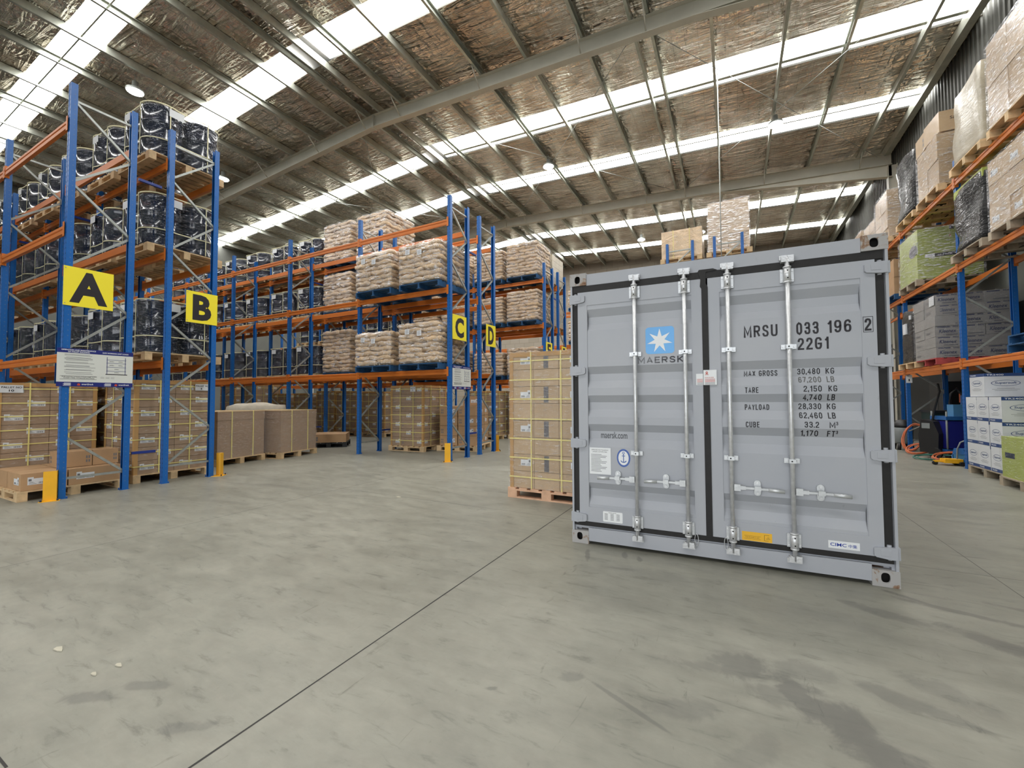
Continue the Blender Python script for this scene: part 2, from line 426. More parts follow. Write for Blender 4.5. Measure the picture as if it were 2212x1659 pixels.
def floor_material():
    m, nt, b = nodes('polished_concrete')
    g = N(nt, 'ShaderNodeNewGeometry'); P = g.outputs['Position']
    n1 = noise(nt, P, 0.55, 5, 0.6); n2 = noise(nt, world_coords(nt, (1.4, 3.2, 1), (0, 0, 0.5)), 1.6, 5, 0.65, 0.4); n3 = noise(nt, P, 9.0, 4, 0.6)
    c = ramp(nt, n1, [(0.3, (0.222, 0.214, 0.176)), (0.72, (0.294, 0.284, 0.237))])
    c = mixc(nt, 0.75, c, ramp(nt, n2, [(0.3, (0.80, 0.80, 0.79)), (0.6, (1.04, 1.04, 1.03))]), 'MULTIPLY')
    c = mixc(nt, 0.6, c, ramp(nt, n3, [(0.25, (0.86, 0.86, 0.86)), (0.6, (1.03, 1.03, 1.03))]), 'MULTIPLY')
    # oil and tyre stains: x, y, half length, half width, turn, strength
    stains = [(0.29, 2.33, .2, .07, -0.9, .55), (0.42, 2.22, .26, .10, -0.9, .55), (0.5, 2.1, .26, .11, -0.8, .45), (0.01, 2.5, .17, .10, 0.3, .45),
              (-0.14, 2.42, .2, .05, 0.2, .32), (0.12, 2.33, .09, .06, 0, .3), (1.29, 3.36, .2, .07, -0.5, .5), (-2.68, 0.86, .11, .035, 0.5, .42),
              (-2.53, 1.03, .11, .03, 0.5, .4), (-2.06, 0.98, .13, .03, 0.6, .32), (0.3, 2.6, .16, .07, 0.1, .3), (0.66, 2.55, .2, .05, -0.3, .36),
              (0.86, 2.7, .16, .08, -0.6, .3), (-0.22, 2.05, .12, .06, 0.4, .3), (1.3, 3.74, .3, .03, -0.25, .5), (1.05, 3.85, .2, .02, -0.6, .5),
              (1.75, 3.95, .35, .03, -0.15, .4), (-1.16, 3.62, .02, .12, 0.3, .5), (-0.87, 3.77, .02, .08, 0.3, .5), (-0.74, 3.74, .02, .08, 0.3, .5),
              (-0.82, 3.47, .1, .03, 0.1, .4), (-0.46, 1.96, .2, .012, -0.4, .42), (-0.73, 2.03, .05, .035, 0.3, .4), (-1.05, 1.77, .03, .015, 0.5, .5), (0.1, 3.3, .9, .16, -0.2, .13),
              (-4.0, 3.4, .8, .06, 0.4, .12), (-6.2, 4.3, 1.2, .08, 0.15, .16), (-6.6, 3.2, 1.0, .06, 0.2, .16), (2.9, 7.5, .8, .25, .3, .2), (0.85, 3.5, .2, .05, -.4, .4), (0.03, 1.9, .16, .05, 1.0, .22)]
    # fine scuffs and tyre polish
    sc = noise(nt, world_coords(nt, (2.2, 9, 1), (0, 0, 0.35)), 1.7, 6, 0.7, 0.6)
    c = mixc(nt, 0.85, c, ramp(nt, sc, [(0.30, (0.60, 0.60, 0.60)), (0.43, (0.95, 0.97, 0.97)), (0.62, (1.02, 1.02, 1.02))]), 'MULTIPLY')
    sc2 = noise(nt, world_coords(nt, (6, 1.6, 1), (0, 0, 0.8)), 2.3, 6, 0.72, 1.0)
    c = mixc(nt, 0.7, c, ramp(nt, sc2, [(0.28, (0.5, 0.5, 0.5)), (0.37, (1, 1, 1))]), 'MULTIPLY')
    nw = noise(nt, P, 5.5, 6, 0.68, 0.5)
    nw = mathn(nt, 'MULTIPLY', mathn(nt, 'SUBTRACT', nw, 0.5), 3.0)
    tot = None
    for (x, y, a, w, t, s) in stains:
        mp = N(nt, 'ShaderNodeMapping', vector_type='TEXTURE')
        nt.links.new(P, mp.inputs['Vector'])
        mp.inputs['Location'].default_value = (x, y, 0); mp.inputs['Rotation'].default_value = (0, 0, t); mp.inputs['Scale'].default_value = (a, w, 1)
        ln = N(nt, 'ShaderNodeVectorMath', operation='LENGTH'); nt.links.new(mp.outputs[0], ln.inputs[0])
        d = mathn(nt, 'ADD', ln.outputs['Value'], nw)
        mr = N(nt, 'ShaderNodeMapRange', interpolation_type='SMOOTHSTEP'); nt.links.new(d, mr.inputs[0])
        for i, q in ((1, 0.7), (2, 1.4), (3, s * .95), (4, 0.0)): mr.inputs[i].default_value = q
        tot = mr.outputs[0] if tot is None else mathn(nt, 'MAXIMUM', tot, mr.outputs[0])
    c = mixc(nt, tot, c, (0.085, 0.082, 0.078))
    nt.links.new(c, b.inputs['Base Color'])
    rr = ramp(nt, n2, [(0.3, (0.36,) * 3), (0.7, (0.5,) * 3)])
    nt.links.new(rr, b.inputs['Roughness'])
    b.inputs['Specular IOR Level'].default_value = 0.4
    nt.links.new(bump(nt, n3, 0.05, 0.01), b.inputs['Normal'])
    return m
fm = floor_material()
struct(MB().box(X_W, Y_S, -0.25, X_E, Y_N, 0).build('floor', fm))
# control joints filled with dark sealant, some of it broken out
jm = plain('joint_sealant', (0.03, 0.028, 0.025), 0.8)
jl = plain('fine_saw_cut', (0.14, 0.135, 0.12), 0.8)
jn = 0
def joint(x0, y0, x1, y1, w, mt):
    global jn; jn += 1
    mb = MB(); d = Vector((x1 - x0, y1 - y0, 0)); L = d.length; d.normalize(); p = Vector((-d.y, d.x, 0)) * (w / 2)
    k = max(1, int(L / 0.35)); pts = []
    for i in range(k + 1):
        q = Vector((x0, y0, 0.0006)) + d * (L * i / k); s = random.uniform(0.75, 1.2)
        pts.append((q - p * s, q + p * s))
    for a, b2 in zip(pts, pts[1:]): mb.quad((a[0], b2[0], b2[1], a[1]))
    struct(mb.build('floor_line_%d' % jn, mt))
joint(-1.835, Y_S, -1.835, 13.0, 0.011, jm)
joint(-5.4, Y_S, -5.4, 13.0, 0.008, jl)
joint(1.73, Y_S, 1.73, 13.0, 0.008, jl)
joint(-8.2, 4.6, 5.2, 4.6, 0.006, jl)
joint(-6, 0.56, -2.45, 0.56, 0.008, jm)

# roof: foil faced insulation hanging between the purlins, gaps where the translucent sheets are
def foil_material():
    m, nt, b = nodes('foil_insulation')
    g = N(nt, 'ShaderNodeNewGeometry'); P = g.outputs['Position']
    crease = noise(nt, world_coords(nt, (0.55, 3.4, 1), (0, 0, 0.10)), 1.5, 3, 0.5, 1.4)
    crease2 = noise(nt, world_coords(nt, (3, 1.4, 1), (0, 0, -0.6)), 1.2, 2, 0.5, 0.8)
    big = noise(nt, P, 0.7, 3)
    c = ramp(nt, big, [(0.35, (0.50, 0.41, 0.32)), (0.65, (0.80, 0.74, 0.65))])
    sx = N(nt, 'ShaderNodeSeparateXYZ'); nt.links.new(P, sx.inputs[0])
    def wire(o, pitch):
        q = mathn(nt, 'FRACT', mathn(nt, 'MULTIPLY', o, 1 / pitch))
        return mathn(nt, 'LESS_THAN', q, 0.010 / pitch)
    w = mathn(nt, 'MAXIMUM', wire(sx.outputs[0], 0.3), wire(sx.outputs[1], 0.3))
    c = mixc(nt, mathn(nt, 'MULTIPLY', w, 0.4), c, (0.08, 0.075, 0.07))
    nt.links.new(c, b.inputs['Base Color'])
    b.inputs['Metallic'].default_value = 0.95; b.inputs['Roughness'].default_value = 0.17
    h = mathn(nt, 'ADD', crease, mathn(nt, 'MULTIPLY', crease2, 0.45))
    nt.links.new(bump(nt, h, 1.0, 0.13), b.inputs['Normal'])
    return m
foil = foil_material()
PURL = [4.95, 4.2, 2.73, 1.25, -0.24, -1.62, -1.95, -3.2, -4.68, -6.17, -7.65, -9.12, -9.98,
        -10.62, -11.5, -12.95, -14.43, -15.92, -17.4, -18.88, -20.37, -21.85, -23.33, -24.82]
STRIPS_E = [(-2.4, -1.5), (3.85, 4.6), (6.98, 7.87), (12.35, 13.36), (15.8, 16.68), (22.03, 22.98), (25.72, 26.55)]
STRIPS_W = [(-2.4, -1.5), (3.85, 4.6), (7.02, 7.88), (12.67, 13.42), (15.8, 16.6), (22.03, 22.9), (25.72, 26.5)]
def sag(x):
    ps = sorted(PURL)
    for a, b2 in zip(ps, ps[1:]):
        if a <= x <= b2:
            t = (x - a) / (b2 - a)
            return -0.03 * math.sin(PI * t) * min(1, (b2 - a) / 1.4)
    return 0
mb = MB()
for (xa, xb, strips) in ((RIDGE, X_E + 0.3, STRIPS_E), (X_W - 0.3, RIDGE, STRIPS_W)):
    edges = [Y_S - 0.3] + [q for s in strips for q in s] + [Y_N + 0.3]
    nx = int((xb - xa) / 0.125)
    for ya, yb in zip(edges[0::2], edges[1::2]):
        ny = max(2, int((yb - ya) / 0.3)); base = len(mb.v)
        for j in range(ny + 1):
            y = ya + (yb - ya) * j / ny
            for i in range(nx + 1):
                x = xa + (xb - xa) * i / nx
                w = 0.008 * math.sin(9 * y + 3 * math.sin(2.3 * x)) + 0.006 * math.sin(4.1 * x + 5 * y) + random.uniform(-.002, .002)
                e = min(1, min(y - ya, yb - y) / 1.2 + .02); e = e * e * (3 - 2 * e)
                mb.v.append((x, y, zroof(x) + 0.012 + (sag(x) + w) * e))
        for j in range(ny):
            for i in range(nx):
                k = base + j * (nx + 1) + i
                mb.f.append((k, k + nx + 1, k + nx + 2, k + 1)); mb.m.append(0); mb.sm.append(True)
struct(mb.build('ceiling', foil))
# weather sheet above so that no daylight leaks in around the foil
mb = MB()
for (xa, xb) in ((RIDGE, X_E + 0.3), (X_W - 0.3, RIDGE)):
    mb.quad(((xa, Y_S - .3, zroof(xa) + .16), (xb, Y_S - .3, zroof(xb) + .16), (xb, Y_N + .3, zroof(xb) + .16), (xa, Y_N + .3, zroof(xa) + .16)))
struct(mb.build('roof', plain('roof_sheet', (0.4, 0.4, 0.38), 0.6)))
day = glow('translucent_roof_sheet', (1.0, 0.99, 0.965), SKYLIGHT)
wn = 0
for (xa, xb, strips) in ((RIDGE + 0.42, X_E, STRIPS_E), (X_W, RIDGE - 0.42, STRIPS_W)):
    for (ya, yb) in strips:
        wn += 1
        mb = MB()
        mb.quad(((xa, ya, zroof(xa) + .07), (xa, yb, zroof(xa) + .07), (xb, yb, zroof(xb) + .07), (xb, ya, zroof(xb) + .07)))
        o = mb.build('window_%d' % wn, day); struct(o)
        o['label'] = 'translucent white roof sheet letting daylight in'
# purlins
for i, x in enumerate(PURL):
    z = zroof(x); s = 1 if i % 2 else -1
    if x in (-1.62, -10.62): s = 1
    if x in (-1.95, -9.98): s = -1
    prof = [(x, z), (x + s * .07, z), (x + s * .07, z - .018), (x + s * .004, z - .004), (x + s * .004, z - .196), (x + s * .07, z - .196), (x + s * .07, z - .2), (x, z - .2)]
    if x == 4.95: prof = [(x - .05, z), (x + .12, z), (x + .12, z - .26), (x - .05, z - .26)]
    struct(MB().prism([(q[0], q[1]) for q in prof], 'y', Y_S, Y_N).build('roof_beam_%d' % (i + 1), M['purlin']))
# bridging bars that run through the roof lights
bn = 40
for (y, xa, xb) in ((13.06, RIDGE + .5, 4.9), (15.86, RIDGE + .5, 4.9), (25.75, RIDGE + .5, 4.9), (4.12, -25, RIDGE - .5), (13.1, -25, RIDGE - .5), (22.1, RIDGE + .5, 4.9)):
    bn += 1
    mb = MB(); w = 0.055 if y == 13.06 else 0.016; dp = .03 if y == 13.06 else .13
    n = 10
    for i in range(n):
        x0 = xa + (xb - xa) * i / n; x1 = xa + (xb - xa) * (i + 1) / n
        a, c = zroof(x0) - dp, zroof(x1) - dp
        for (dz, t) in ((0, w),):
            mb.quad(((x0, y - t, a), (x1, y - t, c), (x1, y + t, c), (x0, y + t, a)))
            mb.quad(((x0, y - t, a + .02), (x0, y + t, a + .02), (x1, y + t, c + .02), (x1, y - t, c + .02)))
            mb.quad(((x0, y - t, a), (x0, y - t, a + .02), (x1, y - t, c + .02), (x1, y - t, c)))
            mb.quad(((x0, y + t, a), (x1, y + t, c), (x1, y + t, c + .02), (x0, y + t, a + .02)))
    struct(mb.build('roof_beam_%d' % bn, M['purlin']))
# portal rafters with haunches, columns and fly braces
def rafter(n, y):
    mb = MB()
    def seg(x0, x1, d0, d1, extra=None):
        t0, t1 = zroof(x0) - .205, zroof(x1) - .205
        def bar(za0, zb0, za1, zb1, w):
            P = [(x0, y - w, za0), (x1, y - w, za1), (x1, y + w, za1), (x0, y + w, za0), (x0, y - w, zb0), (x1, y - w, zb1), (x1, y + w, zb1), (x0, y + w, zb0)]
            k = len(mb.v); mb.v.extend(P)
            for q in ((0, 3, 2, 1), (4, 5, 6, 7), (0, 1, 5, 4), (1, 2, 6, 5), (2, 3, 7, 6), (3, 0, 4, 7)):
                mb.f.append(tuple(k + i for i in q)); mb.m.append(0); mb.sm.append(False)
        bar(t0 - .014, t0, t1 - .014, t1, .095)
        bar(t0 - d0, t0 - .014, t1 - d1, t1 - .014, .006)
        bar(t0 - d0 - .014, t0 - d0, t1 - d1 - .014, t1 - d1, .095)
    seg(RIDGE, -.6, .4, .4); seg(-19.8, RIDGE, .4, .4)
    seg(-.6, 5.1, .4, .84); seg(X_W + .15, -19.8, .84, .4)
    for (x0, x1) in ((-.6, 5.1), (X_W + .15, -19.8)):       # the rolled beam's own bottom flange runs on inside the haunch
        for (q0, q1) in ((-.09, -.007), (.007, .09)):
            za, zb = zroof(x0) - .612, zroof(x1) - .612
            k = len(mb.v); mb.v.extend([(x0, y + q0, za), (x1, y + q0, zb), (x1, y + q1, zb), (x0, y + q1, za), (x0, y + q0, za + .012), (x1, y + q0, zb + .012), (x1, y + q1, zb + .012), (x0, y + q1, za + .012)])
            for q in ((0, 3, 2, 1), (4, 5, 6, 7), (0, 1, 5, 4), (1, 2, 6, 5), (2, 3, 7, 6), (3, 0, 4, 7)):
                mb.f.append(tuple(k + i for i in q)); mb.m.append(0); mb.sm.append(False)
    for x in (RIDGE,): mb.box(x - .02, y - .09, zroof(x) - .66, x + .02, y + .09, zroof(x) - .2)
    o = struct(mb.build('roof_beam_%d' % n, M['steelgrey']))
    for x in PURL[1::2]:
        if x > 4.5: continue
        zb = zroof(x) - .6; zp = zroof(x) - .21
        q = MB()
        for s in (-1, 1): q.cyl((x, y + s * .08, zb + .0), (x, y + s * .5, zp), .018, 6)
        q.build('fly_brace', M['steelgrey'], o)
for n, y in ((61, 0.85), (62, 9.96), (63, 19.1)): rafter(n, y)
for i, (x, y) in enumerate(((5.11, 9.96), (5.11, 19.1), (-25.55, 9.96), (-25.55, 19.1), (5.11, .85), (-25.55, .85))):
    mb = MB(); h = zroof(x) - .62
    mb.box(x - .13, y - .1, 0, x - .115, y + .1, h).box(x + .115, y - .1, 0, x + .13, y + .1, h).box(x - .115, y - .006, 0, x + .115, y + .006, h)
    struct(mb.build('column_%d' % (i + 1), M['steelgrey']))
# cross bracing rods under the roof
def zr2(x): return zroof(x) - .30
for (x0, y0, x1, y1) in ((-1.7, 10.1, 4.7, 18.95), (4.7, 10.1, -1.7, 18.95), (-9.6, 10.1, -1.9, 18.95), (-1.9, 10.1, -9.6, 18.95),
                         (-18.2, 10.1, -11, 18.95), (-11, 10.1, -18.2, 18.95)):
    dz = .03 if x1 > x0 else 0
    o = MB().cyl((x0, y0, zr2(x0) - dz), (x1, y1, zr2(x1) - dz), .008, 8).build('tie_rod', M['galv'])
    tag(o, 'thin straight steel tie rod crossing a roof bay under the purlins', 'rod', 'tie rods under the roof')
# walls
def corrugated(x, y0, y1, z0, z1, inward):
    mb = MB(); p = .19; y = y0; pts = []
    while y < y1:
        for (dy, d) in ((0, 0), (.06, 0), (.08, .03), (.15, .03), (.17, 0)):
            pts.append((x + inward * d, y + dy))
        y += p
    for a, b2 in zip(pts, pts[1:]):
        mb.quad(((a[0], a[1], z0), (b2[0], b2[1], z0), (b2[0], b2[1], z1), (a[0], a[1], z1)))
    return mb
pan = plain('precast_panel', (0.24, 0.25, 0.22), 0.75, 0, 0.1, 1.2)
struct(MB().box(X_E, Y_S, 0, X_E + .2, Y_N, 7.4).build('wall_east', pan))
struct(corrugated(X_E + .02, Y_S, Y_N, 7.4, zroof(X_E) + .15, -1).build('wall_east_upper', plain('dark_wall_sheet', (0.07, 0.07, 0.06), 0.6)))
struct(MB().box(X_W - .2, Y_S, 0, X_W, Y_N, zroof(X_W) + .16).build('wall_west', plain('grey_wall_sheet', (0.13, 0.135, 0.12), 0.7, 0, 0.1, 1.2)))
def block_material():
    m, nt, b = nodes('concrete_block')
    tc = world_coords(nt, (1, 1, 1), (PI / 2, 0, 0))
    br = N(nt, 'ShaderNodeTexBrick'); nt.links.new(tc, br.inputs['Vector'])
    br.inputs['Color1'].default_value = (0.33, 0.29, 0.23, 1); br.inputs['Color2'].default_value = (0.37, 0.32, 0.26, 1); br.inputs['Mortar'].default_value = (0.24, 0.21, 0.17, 1)
    br.inputs['Scale'].default_value = 1.0; br.inputs['Brick Width'].default_value = .8; br.inputs['Row Height'].default_value = .4; br.inputs['Mortar Size'].default_value = .012
    nt.links.new(br.outputs[0], b.inputs['Base Color']); b.inputs['Roughness'].default_value = .85
    return m
def gable(y0, y1):
    return MB().prism([(X_W - .2, 0), (X_E + .2, 0), (X_E + .2, zroof(X_E) + .15), (RIDGE, ZR + .15), (X_W - .2, zroof(X_W) + .15)], 'y', y0, y1)
struct(gable(Y_N, Y_N + .2).build('wall_north', block_material()))
# south wall (behind the camera) with the open loading doorway
mb = MB()
mb.prism([(X_W - .2, 0), (-9, 0), (-9, 5.4), (4, 5.4), (4, 0), (X_E + .2, 0), (X_E + .2, zroof(X_E) + .15), (RIDGE, ZR + .15), (X_W - .2, zroof(X_W) + .15)], 'y', Y_S - .2, Y_S)
struct(mb.build('wall_south', pan))
struct(MB().box(-40, -40, -.3, 30, Y_S - .2, -.02).build('ground', plain('concrete_apron', (0.5, 0.5, 0.48), 0.8)))
struct(MB().box(X_E - .06, 11.4, 0, X_E - .01, 28, 3.3).build('shade_panel_1', plain('painted_shade', (.02, .022, .022), .6)))  # added near-black panel standing in for the shade behind the east rack
# high bay lamps
lampglow = glow('lamp_lens', (1, 1, 0.98), 40)
hl = thing('high_bay_light', 'round high bay lamp glowing above the drum racks, between two roof lights', 'lamp', (-14.95, 5.4, 10.2))
def lamp_parts(r):
    MB().lathe([(.02, .3), (.07, .28), (.08, .12), (.2, .06), (.21, .02), (.205, 0)], 20).build('housing', M['galv'], r)
    MB().lathe([(.19, -.012), (.19, .0)], 20).build('lens', lampglow, r)
    MB().cyl((0, 0, .28), (0, 0, zroof(r.location.x) - r.location.z - .02), .008, 6).build('hanger', M['galv'], r)
lamp_parts(hl)
hl.rotation_euler = (0, 0, 0)
for (x, y, lab) in ((-6.03, 14.56, 'round high bay lamp hanging in front of a roof light, above sign D'),
                    (1.33, 15.05, 'round high bay lamp near the roof light above the shipping container'),
                    (-17.5, 9.1, 'round high bay lamp beside the top drum load of rack B'),
                    (-4.3, 23.6, 'round high bay lamp above the block wall, nearest the ridge'),
                    (-2.8, 23.6, 'round high bay lamp above the block wall, second from the ridge'),
                    (-1.3, 23.6, 'round high bay lamp above the block wall, third from the ridge')):
    lamp_parts(thing('high_bay_light', lab, 'lamp', (x, y, zroof(x) - .55)))

# ---------------------------------------------------------------- pallet racking
RH, BAY, DEP = 6.0, 2.82, 0.775
LEV = (2.05, 3.9, 5.45)            # top of the three beam levels
def upright_mesh():
    mb = MB()
    # C section, web (with a rib) facing -y, open towards +y
    o = [(-.045, 0), (-.018, 0), (-.012, .008), (.012, .008), (.018, 0), (.045, 0), (.045, .075), (.028, .075), (.028, .071), (.041, .071), (.041, .004), (-.041, .004), (-.041, .071), (-.028, .071), (-.028, .075), (-.045, .075)]
    mb.prism(o, 'z', 0.006, RH, 0)
    z = .1
    while z < RH - .03:
        for s in (-1, 1):
            x = s * .031
            mb.quad(((x - .006, -.0006, z), (x + .006, -.0006, z), (x + .004, -.0006, z + .028), (x - .004, -.0006, z + .028)), 1)
            for y in (.045,):
                X = s * .0456
                q = ((X, y - .006, z + .03), (X, y + .006, z + .03), (X, y + .006, z + .045), (X, y - .006, z + .045))
                mb.quad(q if s > 0 else tuple(reversed(q)), 2)
        z += .075
    return mb.mesh('upright', [M['blue'], M['hole'], M['holelight']])
ME_UP = upright_mesh()
ME_FOOT = MB().box(-.052, -.012, 0, .052, .095, .006).cyl((.04, .088, .006), (.04, .088, .03), .008, 8).mesh('foot_plate', M['blue'])
def brace_mesh(name, dy, dz):
    mb = MB(); L = math.hypot(dy, dz); a = math.atan2(dz, dy)
    R = Matrix.Rotation(a, 4, 'X')
    mb.box(-.016, 0, -.016, .016, L, -.012, 0, R).box(-.016, 0, -.012, -.013, L, .016, 0, R).box(.013, 0, -.012, .016, L, .016, 0, R)
    return mb.mesh(name, M['galv'])
ME_HOR = brace_mesh('brace', DEP - .10, 0)
ME_DUP = brace_mesh('brace', DEP - .09, .60)
ME_DDN = brace_mesh('brace', DEP - .09, -.60)
def beam_mesh(bay=BAY):
    L = bay - .09
    prof = [(-.012, 0), (-.012, .05), (-.002, .056), (-.002, .072), (-.012, .078), (-.012, .112), (-.006, .118), (.026, .118), (.034, .112), (.034, 0)]
    mb = MB().prism(prof, 'x', 0.045, 0.045 + L)
    return mb.mesh('beam', M['orange'])
ME_BEAM = beam_mesh()
def conn_mesh():
    mb = MB()
    mb.box(.003, -.017, -.04, .052, -.010, .17).box(.046, -.017, -.04, .053, .04, .17)
    for z in (0.0, .07, .14): mb.box(.02, -.0185, z, .03, -.0165, z + .025, 1)
    return mb.mesh('connector', [M['orange'], M['hole']])
ME_CON = conn_mesh()
ME_SPACER = MB().box(-.02, 0, -.02, .02, .31, .02).mesh('row_spacer', M['spacer'])

# mirrored connector for the other beam end
def conn_r(bay=BAY):
    mb = MB()
    mb.box(bay - .052, -.017, -.04, bay - .003, -.010, .17).box(bay - .053, -.017, -.04, bay - .046, .04, .17)
    return mb.mesh('connector', [M['orange'], M['hole']])
ME_CON_R = conn_r()

BAY_E = 3.0
ME_BEAM_E = beam_mesh(BAY_E); ME_CON_RE = conn_r(BAY_E)
def rack(label, x0, y0, rz, nb, outer_low, lev=LEV, skip=(), bay=BAY):
    """local: row along +x from the end frame, depth +y 0..DEP.  outer_low: the upright at y=0 is the outer (aisle) one"""
    r = thing('pallet_rack', label, 'rack', (x0, y0, 0), rz, 'back to back blue and orange pallet racks')
    for k in range(nb + 1):
        x = k * bay
        for (y, rot) in ((0, 0), (DEP, PI)):
            u = put('upright', ME_UP, r, (x, y, 0), rot)
            put('foot_plate', ME_FOOT, u)
        put('brace', ME_HOR, r, (x, .05, .28)); put('brace', ME_HOR, r, (x, .05, 5.76))
        for i in range(9):
            z = .28 + .61 * i
            up = (i % 2 == 0) != outer_low
            put('brace', ME_DUP if up else ME_DDN, r, (x, .045, z if up else z + .61))
    for k in range(nb):
        for li, z in enumerate(lev):
            if (k, li) in skip: continue
            for (y, rot) in ((0, 0), (DEP, PI)):
                x = k * bay if rot == 0 else (k + 1) * bay
                b = put('beam', ME_BEAM if bay == BAY else ME_BEAM_E, r, (x, y, z - .118), rot)
                put('connector', ME_CON, b)
                put('connector', ME_CON_R if bay == BAY else ME_CON_RE, b)
    return r
XA, XC = -8.43, -5.61
def wy(yc): return yc
# rows run towards -x: local frame turned by 180 degrees, so local y=0 is the far (north) side
rack('blue and orange pallet rack with the letter A sign, its beams empty', XA, 3.08, PI, 6, False)
rack('blue and orange pallet rack with the letter B sign, full of wrapped drums', XA, 4.295, PI, 6, True)
rack('blue and orange pallet rack with the letter C sign, sacks in its end bay', XC, 8.43, PI, 6, False)
rack('blue and orange pallet rack with the letter D sign, behind the C rack', XC, 9.675, PI, 6, True)
rack('blue and orange pallet rack with the letter E sign, stacked with sacks', XC, 13.82, PI, 5, False)
rack('blue and orange pallet rack with the letter F sign, behind the E rack', XC, 15.06, PI, 4, True)
rack('blue and orange pallet rack farthest back, half hidden by the container corner', XC + .3, 19.5, PI, 4, False)
rack('blue and orange rack behind the container, seen below the brown strapped load', -0.93, 13.3, PI / 2, 3, True)
rack('blue and orange rack behind the container, seen below the tall foil-like load', 0.35, 13.3, PI / 2, 3, True)
rack('blue and orange pallet rack along the east wall with black, white and green loads', 4.69, 5.2, PI / 2, 6, False, (2.06, 3.94, 5.6), (), BAY_E)
for (y, nm, xx) in ((3.15, 'A and B', XA), (8.5, 'C and D', XC), (13.89, 'E and F', XC)):
    for z, w in ((.55, 'lower'), (4.95, 'upper')):
        for k, fr in enumerate(('end frames', 'second frames', 'third frames')):
            tag(put('row_spacer', ME_SPACER, None, (xx - BAY * k, y - .03, z)), '%s dark blue spacer bar joining the %s of racks %s' % (w, fr, nm), 'bar', 'spacers between back to back racks')

# ---------------------------------------------------------------- pallets
def pallet_meshes(mt, closed=False, W=1.165, D=1.165):
    H = .14
    d = MB()
    nb = 7
    for i in range(nb):
        w = .12; x = -W / 2 + i * (W - w) / (nb - 1)
        d.box(x, -D / 2, H - .02, x + w, D / 2, H)
    u = MB()
    for y in (-D / 2, -.05, D / 2 - .1): u.box(-W / 2, y, 0, W / 2, y + .1, .018)
    bl = []
    if closed:      # full length bearers
        for y in (-D / 2, -.02, D / 2 - .04): bl.append(MB().box(-W / 2, y, .018, W / 2, y + .04, H - .02))
    else:           # nine blocks and three cross boards
        for y in (-D / 2, -.05, D / 2 - .1): u.box(-W / 2, y, H - .04, W / 2, y + .1, H - .02)
        for y in (-D / 2, -.05, D / 2 - .1):
            for x in (-W / 2, -.07, W / 2 - .14): bl.append(MB().box(x, y, .018, x + .14, y + .1, H - .04))
    return d.mesh('deck', mt), u.mesh('bottom_boards', mt), [q.mesh('block', mt) for q in bl]
PM = {k: pallet_meshes(M[k], k in ('bluewood', 'redwood')) for k in ('wood', 'bluewood', 'woodpink', 'redwood', 'woodgrey', 'blackwood')}
PH = .14
def pallet(kind, x, y, z, label, rz=0.0, group='pallets on the racks'):
    r = thing('pallet', label, 'pallet', (x, y, z), rz, group)
    d, u, bl = PM[kind]
    put('deck', d, r); put('bottom_boards', u, r)
    for b in bl: put('bearer' if kind in ('bluewood', 'redwood') else 'block', b, r)
    return r

# ---------------------------------------------------------------- wrapped drums
def drum_mesh():
    R = .285
    prof = [(R - .02, 0), (R, .012), (R, .03), (R - .006, .04), (R - .006, .27), (R + .004, .285), (R + .004, .3), (R - .006, .315), (R - .006, .57), (R + .004, .585), (R + .004, .6), (R - .006, .615), (R - .006, .83), (R, .845), (R, .875), (R - .012, .88), (R - .014, .868)]
    mb = MB().lathe(prof, 30)
    return mb.mesh('drum', M['drum'])
ME_DRUM = drum_mesh()
ME_LID = MB().lathe([(.265, .862), (.265, .87), (.05, .872)], 24).cyl((.17, 0, .87), (.17, 0, .882), .04, 12).mesh('lid', M['drumlid'])
def drum_outline(off, dip=.1):
    c, R = .292, .292 + off; pts = []
    for q in range(4):
        cx, cyy = ((1, 1), (-1, 1), (-1, -1), (1, -1))[q]
        a0 = q * PI / 2
        for i in range(9):
            t = a0 - .42 + (PI / 2 + .84) * i / 8
            pts.append((cx * c + R * math.cos(t), cyy * c + R * math.sin(t)))
    out = []
    for i, p in enumerate(pts):       # the film spans the waist between two drums with a small dip
        out.append(p)
        if i % 9 == 8:
            n = pts[(i + 1) % 36]
            out.append(((p[0] + n[0]) / 2, (p[1] + n[1]) / 2))
    return out
def drum_film():
    mb = MB(); o = drum_outline(.006); n = len(o); k = 0
    rows = [(.002, 1.0), (.1, 1.0), (.3, .995), (.6, 1.0), (.86, 1.0), (.9, .985), (.905, .93)]
    for (z, s) in rows:
        for (x, y) in o:
            j = 1 + random.uniform(-.006, .008)
            mb.v.append((x * s * j, y * s * j, z))
    for r in range(len(rows) - 1):
        for i in range(n):
            j = (i + 1) % n
            mb.f.append((r * n + i, r * n + j, (r + 1) * n + j, (r + 1) * n + i)); mb.m.append(0); mb.sm.append(True)
    return mb.mesh('stretch_film', M['film'])
ME_DFILM = [drum_film() for _ in range(3)]
def ring(mb, o, z, w, off=1.0, t=.003):
    n = len(o)
    for i in range(n):
        a, b2 = o[i], o[(i + 1) % n]
        mb.quad(((a[0] * off, a[1] * off, z), (b2[0] * off, b2[1] * off, z), (b2[0] * off, b2[1] * off, z + w), (a[0] * off, a[1] * off, z + w)))
